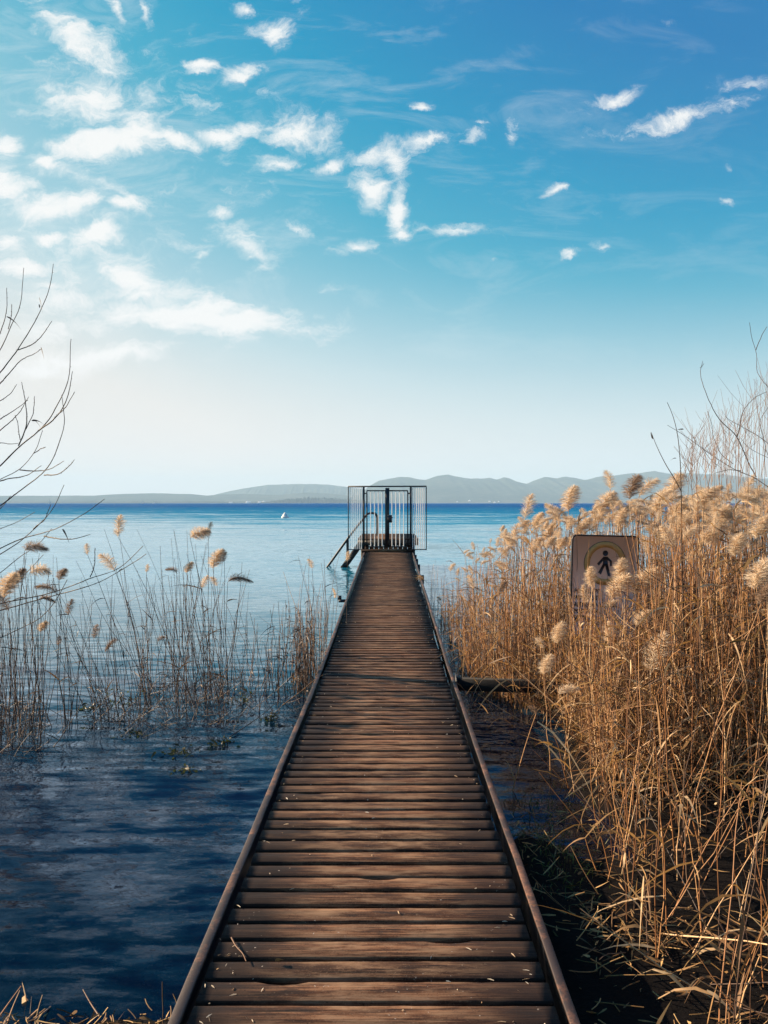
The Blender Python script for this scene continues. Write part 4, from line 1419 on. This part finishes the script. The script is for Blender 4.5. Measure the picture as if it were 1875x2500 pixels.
WG = 'floating weed clumps'
for (cx, cyy, w, h, lab, mt) in (
        (308, 1718, .17, .13, 'largest green weed clump caught among the leaning reeds', M_WEED),
        (216, 1732, .10, .05, 'small flat green weed clump left of the largest one', M_WEED),
        (592, 1712, .11, .11, 'upright dark weed clump in the thin reeds', M_WEED),
        (662, 1758, .06, .06, 'small green leafy weed clump nearest the jetty', M_WEED),
        (738, 1664, .12, .09, 'dark brown clump of rotting leaves against the left jetty rail', M_DLEAF),
        (332, 1793, .13, .03, 'flat dark weed mat floating in front of the leaning reeds', M_WEED),
        (435, 1838, .13, .05, 'dark weed mat on the rippled water, lower of the mats', M_WEED),
        (538, 1815, .12, .04, 'dark weed mat with pale broken stalks lying on it', M_WEED),
        (460, 1882, .08, .04, 'small dark weed tuft nearest the camera in open water', M_WEED)):
    Y = water_Y(cyy)
    c = P(cx, cyy, Y)
    mb = MB()
    for i in range(55):
        p_ = np.array([rr_.normal(0, w * .5), rr_.normal(0, w * .5), abs(rr_.normal(0, h * .5)) - .01])
        mb.blade(p_, (rr_.normal(), rr_.normal(), rr_.normal(0, .6)), rr_.uniform(.02, .06), rr_.uniform(.012, .026), rr_.uniform(0, .6), 3, rr_.uniform(0, 6))
    o = mb.build('weed_clump', mt, loc=(c[0], c[1], 0))  # a clump of weed, modelled as loose leaf blades
    tag(o, lab, 'water weed', WG)

# loose stalks, twigs
SG = 'loose dry stalks on the near shore'


def px_line(pts, Y0, Y1, rad, name, label, mat, group=None, n=12):
    pts = np.array(pts, float)
    Ys = np.linspace(Y0, Y1, len(pts))
    w = np.array([P(p[0], p[1], yy) for p, yy in zip(pts, Ys)])
    b = w[0].copy()
    o = MB().tube(smoothpath(w - b, n), np.linspace(rad, rad * .5, n), 5).build(name, mat, loc=b)
    return tag(o, label, 'stalk', group)


def c7(x, y):
    return (x / 2.37, 1800 + y / 2.37)


px_line([c7(150, 1640), c7(350, 1460), c7(545, 1300)], 2.95, 3.6, .0035, 'dead_stalk', 'straight golden stalk slanting out of the near left shore', M_STRAW, SG)
px_line([c7(195, 1640), c7(460, 1430), c7(750, 1243)], 2.92, 3.8, .003, 'dead_stalk', 'long pale grey stalk slanting out over the water, longest of the shore stalks', M_PTWIG, SG)
px_line([c7(575, 1615), c7(525, 1540), c7(480, 1460)], 2.95, 3.1, .0035, 'dead_stalk', 'short golden stalk leaning left on the shore litter', M_STRAW, SG)
px_line([c7(-20, 1640), c7(50, 1540), c7(122, 1440)], 2.9, 3.1, .0035, 'dead_stalk', 'golden stalk at the lower left corner leaning right', M_STRAW, SG)
px_line([c7(45, 1645), c7(75, 1560), c7(115, 1465)], 2.9, 3.05, .0032, 'dead_stalk', 'steeper golden stalk crossing the corner one', M_STRAW, SG)
px_line([c7(175, 1600), c7(183, 1500)], 2.95, 3.0, .002, 'dead_stalk', 'tiny upright brown stalk on the near left shore', M_BROWN, SG)
px_line([c7(88, 660), c7(165, 590), c7(215, 510), c7(280, 335)], 4.6, 5.3, .0022, 'dead_stalk', 'thin pale curved stalk rising from open water at the left', M_PTWIG, SG)
px_line([(690, 1722), (735, 1688), (780, 1652), (822, 1640)], 7.1, 7.9, .005, 'dead_stalk', 'thick straw stalk bent against the left jetty rail', M_STRAW, SG)
px_line([(560, 1800), (640, 1745), (690, 1700)], 6.6, 7.4, .004, 'dead_stalk', 'long dark stalk slanting up towards the jetty from the weed mats', M_BROWN, SG)
mb = MB()
Yt = 2.93
for i, (q0, q1) in enumerate((((128, 1420), (.5, .2)), ((135, 1500), (.3, .3)))):
    p0 = P(c7(*q0)[0], c7(*q0)[1], 3.1)
    mb.blade(p0 - P(c7(130, 1500)[0], c7(130, 1500)[1], 3.1), (.2, .1, -1), .13, .03, .1, 5, 1.2 + i)
o = mb.build('dead_leaf', M_PLUME, loc=P(c7(130, 1500)[0], c7(130, 1500)[1], 3.1))
tag(o, 'pale crumpled dead leaf hanging on the corner stalks', 'leaf')

zt = .268


def on_deck(px, py, dz=0.0):
    Y = (HE - zt - dz) * F / (py - VY)
    return P(px, py, Y)


pts = np.array([on_deck(565, 2292), on_deck(578, 2315), on_deck(592, 2330), on_deck(601, 2350)])
o = MB().tube(smoothpath(pts - pts[0], 10), np.linspace(.0032, .0018, 10), 5).build('twig', M_STRAW, loc=pts[0] + np.array([0, 0, .004]))
tag(o, 'thin golden twig lying on the near planks of the jetty', 'twig')
p0 = on_deck(672, 2350)
mb = MB()
mb.blade((0, 0, .006), (1, .3, .5), .032, .020, .5, 4, .4)
mb.blade((.004, .002, .004), (.6, -.6, .2), .022, .014, .4, 4, 1.0)
tag(mb.build('dead_leaf', M_LITTER, loc=p0), 'curled tan leaf on the near planks right of the twig', 'leaf')
mb = MB()
for i in range(260):
    Y = 2.45 + 14 * rr_.random() ** 2
    x = rr_.choice([XL + .06 + abs(rr_.normal(0, .10)), XR - .09 - abs(rr_.normal(0, .10)), rr_.uniform(-.6, .5)])
    if not XL + .05 < x < XR - .08:
        continue
    a_ = rr_.uniform(0, 6.28)
    mb.blade((x, Y, deck_z(Y) + .004), (math.cos(a_), math.sin(a_), .15), rr_.uniform(.006, .03), rr_.uniform(.003, .008), .2, 2, rr_.uniform(0, 6))
tag(mb.build('crumbs', M_PLUME), 'pale bits of reed and seed fluff scattered on the planks', 'debris', kind='stuff')
# reed tuft caught on the far right rail
cY = 15.2
rt = empty('reed_tuft', (XR - .01, cY, deck_z(cY) + .04), 'small knot of dry reed caught on the far right rail', 'reed tuft')
mb = MB()
for i in range(26):
    mb.blade((rr_.normal(0, .03), rr_.normal(0, .05), rr_.uniform(-.03, .03)), (rr_.normal(-.5, 1), rr_.normal(), rr_.normal(0, .5)), rr_.uniform(.06, .26), .010, .4, 4, rr_.uniform(0, 6))
mb.build('blades', M_LEAF, rt)

# ------------------------------------------------------------------ bare tree, left (trunk out of the picture)
tree = empty('bare_tree', (-5.6, 10.1, -.6), 'bare dark branches of a leafless tree reaching in from the left picture edge', 'tree')
T0 = np.array([-5.6, 10.1, -.6])
tr = np.random.default_rng(5)


def c3(p):
    return (p[0] / 2.4578, 600 + p[1] / 2.4578)


trunk = smoothpath([[0, 0, -.4], [.1, -.1, .8], [.05, -.2, 1.8], [.25, -.3, 3.0], [.2, -.2, 4.4], [.4, -.1, 6.0]], 24)
MB().tube(trunk, np.linspace(.15, .03, 24), 10).build('trunk', M_TWIG, tree, True)
BR = [
    ([(-150, 900), (0, 760), (110, 620), (190, 490), (250, 370), (300, 240), (322, 105)], 4.3, .0062, 1),
    ([(110, 625), (200, 590), (270, 510), (310, 450)], 4.3, .0026, 0),
    ([(-60, 880), (0, 830), (60, 760), (140, 680), (200, 655), (250, 620)], 4.3, .0034, 0),
    ([(-120, 760), (0, 615), (60, 480), (110, 370), (140, 130)], 4.4, .0048, 1),
    ([(-40, 640), (0, 520), (30, 420), (35, 250)], 4.4, .0026, 0),
    ([(50, 500), (66, 430), (70, 350)], 4.4, .002, 0),
    ([(-200, 1480), (0, 1320), (120, 1200), (230, 1110), (330, 970), (400, 810), (418, 555)], 4.1, .0072, 1),
    ([(230, 1110), (320, 1050), (400, 930), (436, 765)], 4.1, .0036, 0),
    ([(330, 1030), (400, 960), (447, 880)], 4.1, .0026, 0),
    ([(110, 1200), (155, 1090), (150, 930), (126, 810)], 4.1, .0034, 0),
    ([(0, 1110), (60, 1060), (110, 1000), (170, 900)], 4.2, .0026, 0),
    ([(155, 1100), (190, 1020), (202, 900)], 4.1, .0022, 0),
    ([(120, 1165), (105, 1080), (92, 1010)], 4.1, .0018, 0),
    ([(-60, 1090), (0, 1040), (80, 990), (160, 930)], 4.3, .0028, 0),
    ([(-60, 960), (0, 930), (60, 890), (102, 830)], 4.4, .0026, 0),
    ([(-60, 1190), (0, 1185), (60, 1190), (110, 1186)], 4.3, .002, 0),
    ([(-200, 1720), (0, 1575), (150, 1460), (270, 1360), (350, 1210), (385, 1080), (370, 910)], 3.9, .0062, 1),
    ([(265, 1376), (350, 1370), (420, 1320), (455, 1280)], 3.9, .003, 0),
    ([(-100, 1460), (0, 1412), (120, 1345), (200, 1250), (250, 1120)], 4.0, .004, 1),
    ([(0, 1412), (60, 1398), (150, 1385), (240, 1325)], 4.0, .0028, 0),
    ([(120, 1345), (200, 1350), (290, 1340), (380, 1285)], 4.0, .0026, 0),
    ([(205, 1245), (240, 1225), (270, 1210)], 4.0, .002, 0),
    ([(-200, 1960), (0, 1830), (130, 1770), (270, 1730), (400, 1680), (520, 1610), (632, 1525)], 3.7, .0056, 1),
    ([(265, 1742), (400, 1765), (480, 1755), (545, 1735)], 3.7, .003, 0),
    ([(-150, 1940), (0, 1850), (120, 1770), (220, 1680), (310, 1580), (375, 1440)], 3.8, .0052, 1),
    ([(200, 1700), (270, 1630), (300, 1550)], 3.8, .0022, 0),
    ([(-150, 2060), (0, 1965), (120, 1870), (210, 1810), (310, 1700)], 3.7, .004, 1),
    ([(-120, 1760), (0, 1700), (110, 1660), (215, 1600)], 3.9, .003, 1),
    ([(-250, 2200), (0, 2145), (300, 2080), (540, 1990), (740, 1910), (857, 1797)], 3.5, .0052, 1),
    ([(-250, 2260), (0, 2195), (300, 2110), (520, 2050), (700, 1970), (830, 1890), (885, 1850)], 3.5, .0050, 1),
    ([(540, 1990), (560, 1950), (575, 1820)], 3.5, .002, 0),
    ([(-200, 2420), (0, 2352), (133, 2293), (227, 2247), (332, 2141), (413, 2000)], 3.5, .0042, 1),
    ([(-100, 2160), (0, 2080), (100, 2000), (200, 1900), (250, 1840)], 3.6, .0034, 1),
    ([(-100, 1640), (0, 1570), (60, 1500)], 4.0, .003, 0),
]
for (pp, Yb, rad, main) in BR:
    w = np.array([P(*c3(p), 2.0 * Yb + .2 * math.sin(p[0] * .01)) for p in pp]) - T0
    if main:      # carry the branch back to the trunk outside the picture
        zt_ = np.clip(w[0][2] - .7, .5, 5.6)
        i_ = np.argmin(abs(trunk[:, 2] - zt_))
        w = np.concatenate([[trunk[i_]], [(trunk[i_] * .35 + w[0] * .65) - np.array([0, 0, .12])], w])
    n = 10 * len(w)
    pth = smoothpath(w, n)
    pth += np.cumsum(tr.normal(size=(n, 3)), 0) * .0011
    rads = np.linspace(rad * 2.1, .0026, n) * (1 + .10 * (np.arange(n) % 5 == 0))
    mbb = MB().tube(pth, rads, 5)
    for q in range(3, n - 2, 3):     # buds
        if tr.random() < .5:
            dq = tr.normal(size=3)
            dq /= np.linalg.norm(dq)
            mbb.tube([pth[q], pth[q] + dq * .012], [.004, .0016], 3)
    mbb.build('branch', M_TWIG, tree)
for (x, y_, ang, ln) in ((236, 310, -1.3, .05), (238, 372, 1.7, .045), (245, 608, -1.2, .04), (40, 425, -.3, .07), (190, 1050, .3, .06), (205, 1045, -.6, .05), (185, 1352, 0, .035), (375, 1700, -.9, .05)):
    p0 = P(*c3((x, y_)), 8.2) - T0
    ln *= 2
    MB().blade(p0, (math.cos(ang), .1, math.sin(ang)), ln, .026, .6, 5, tr.uniform(0, 2)).build('dead_leaf', M_TWIG, tree)

# ------------------------------------------------------------------ bare shrub and sapling, right
shrub = empty('bare_shrub', (3.3, 5.0, 0), 'leafless shrub of thin reddish twigs rising above the reeds at the right edge', 'shrub')
H0 = np.array([3.3, 5.0, 0])


def c5(p):
    return (1550 + p[0] / 4.252, 780 + p[1] / 4.252)


SB = [
    ([(1750, 2050), (1560, 1830), (1382, 1715), (1250, 1630), (1100, 1570), (880, 1450), (700, 1320), (520, 1190), (350, 1085)], 4.9, .0060, 1),
    ([(1260, 1630), (1180, 1480), (1060, 1215), (900, 1050), (790, 880), (700, 680), (668, 540), (690, 430)], 4.9, .0036, 0),
    ([(676, 500), (695, 480), (718, 455)], 4.9, .0014, 0),
    ([(1060, 1212), (1100, 1060), (1140, 950), (1260, 820), (1382, 760)], 4.9, .0026, 0),
    ([(1800, 1150), (1600, 880), (1382, 710), (1290, 590), (1255, 320), (1215, 200), (1190, 40)], 4.7, .0042, 1),
    ([(1255, 320), (1300, 200), (1360, 80)], 4.7, .0022, 0),
    ([(1800, 1700), (1600, 1560), (1382, 1450), (1250, 1390), (1150, 1320), (1100, 1250)], 4.8, .0042, 1),
    ([(1700, 1700), (1500, 1550), (1380, 1400), (1330, 1200), (1300, 1040), (1382, 900)], 4.8, .0034, 1),
    ([(1400, 1300), (1240, 1180), (1110, 1110), (1010, 1060), (940, 1010)], 5.1, .0022, 0),
    ([(1100, 1570), (980, 1560), (900, 1580), (820, 1600)], 4.9, .0022, 0),
    ([(1020, 1500), (900, 1400), (820, 1220), (800, 1080), (760, 960)], 5.2, .0024, 0),
    ([(700, 1330), (760, 1420), (880, 1520)], 4.9, .0016, 0),
]
for (pp, Yb, rad, main) in SB:
    w = np.array([P(*c5(p), Yb + .12 * math.sin(p[1] * .006)) for p in pp]) - H0
    if main:
        w = np.concatenate([[[tr.normal(0, .06) + .1, tr.normal(0, .06), -.1]], [w[0] * np.array([.75, .6, .45])], w])
    n = 9 * len(w)
    pth = smoothpath(w, n) + np.cumsum(tr.normal(size=(n, 3)), 0) * .0006
    MB().tube(pth, np.linspace(rad, .0012, n), 5).build('branch', M_TWIG, shrub)
mb = MB()
for i in range(105):
    x0 = tr.uniform(480, 1500)
    top = np.interp(x0, [480, 700, 1000, 1200, 1400, 1500], [1250, 980, 800, 560, 420, 420])
    y1 = top + abs(tr.normal(0, 220))
    y0 = tr.uniform(1500, 1950)
    if y1 > y0 - 200:
        continue
    Yb = tr.uniform(4.6, 6.6)
    ln = tr.normal(0, 60)
    pp = [(x0 - ln, y0), (x0 - ln * .5 + tr.normal(0, 14), y0 * .6 + y1 * .4), (x0 + ln * .3 + tr.normal(0, 10), y0 * .25 + y1 * .75), (x0 + ln, y1)]
    w = np.array([P(*c5(p), Yb) for p in pp]) - H0
    pth = smoothpath(w, 12)
    mb.tube(pth, np.linspace(.0019, .0008, 12), 3)
    for _ in range(int(tr.integers(0, 4))):
        q = int(tr.integers(3, 11))
        d_ = np.array([tr.normal(0, .6), tr.normal(0, .6), 1.0])
        L = tr.uniform(.04, .2)
        mb.tube([pth[q], pth[q] + d_ * L * .5, pth[q] + d_ * L + np.array([0, 0, .02])], [.0012, .001, .0007], 3)
mb.build('twigs', M_PTWIG, shrub)
sap_b = P(1664, 1520, 5.6)
sap = empty('sapling', (sap_b[0], 5.6, float(ground_z(sap_b[0], 5.6))), 'slim bare sapling with one forked side shoot standing among the plumes', 'sapling')
o0 = np.array(sap.location)
w = np.array([[o0[0] + .05, 5.6, o0[2] - .1], *[P(*c5(p), 5.6) for p in ((495, 2700), (485, 2212), (480, 1780), (465, 1400), (430, 1130), (380, 960), (335, 860))]]) - o0
MB().tube(smoothpath(w, 50), np.linspace(.008, .0016, 50), 6).build('stem', M_TWIG, sap, True)
w = np.array([P(*c5(p), 5.6) for p in ((480, 1780), (410, 1650), (330, 1520), (200, 1250), (170, 1170))]) - o0
MB().tube(smoothpath(w, 24), np.linspace(.0034, .0016, 24), 5).build('side_shoot', M_TWIG, sap)
mb = MB()
mb.blade(P(*c5((185, 1240)), 5.6) - o0, (-.3, 0, 1), .05, .012, .1, 4, .5)
mb.blade(P(*c5((430, 1440)), 5.6) - o0, (-1, 0, .3), .05, .008, .9, 4, .5)
mb.blade(P(*c5((505, 1140)), 5.6) - o0, (-1, 0, .2), .045, .012, .3, 4, .5)
mb.build('dead_leaves', M_TWIG, sap)

# ------------------------------------------------------------------ air
HAZE = True
if HAZE:
    hz, k = new_mat('lake_haze')
    pv_ = k.n('ShaderNodeVolumePrincipled', {'Color': (.60, .84, 1.0), 'Density': 6.2e-5, 'Anisotropy': 0.0})
    o_ = k.n('ShaderNodeOutputMaterial')
    k.t.links.new(pv_.outputs[0], o_.inputs['Volume'])
    o = MB().box((0, 8500, 245), (34000, 19000, 590)).build('haze', hz)
    o.location.z = 0
    # bottom a metre below the lake bed
    for v in o.data.vertices:
        if v.co.z < 0:
            v.co.z = -45.0
    tag(o, 'pale blue haze lying over the lake and far mountains', 'haze', kind='stuff')
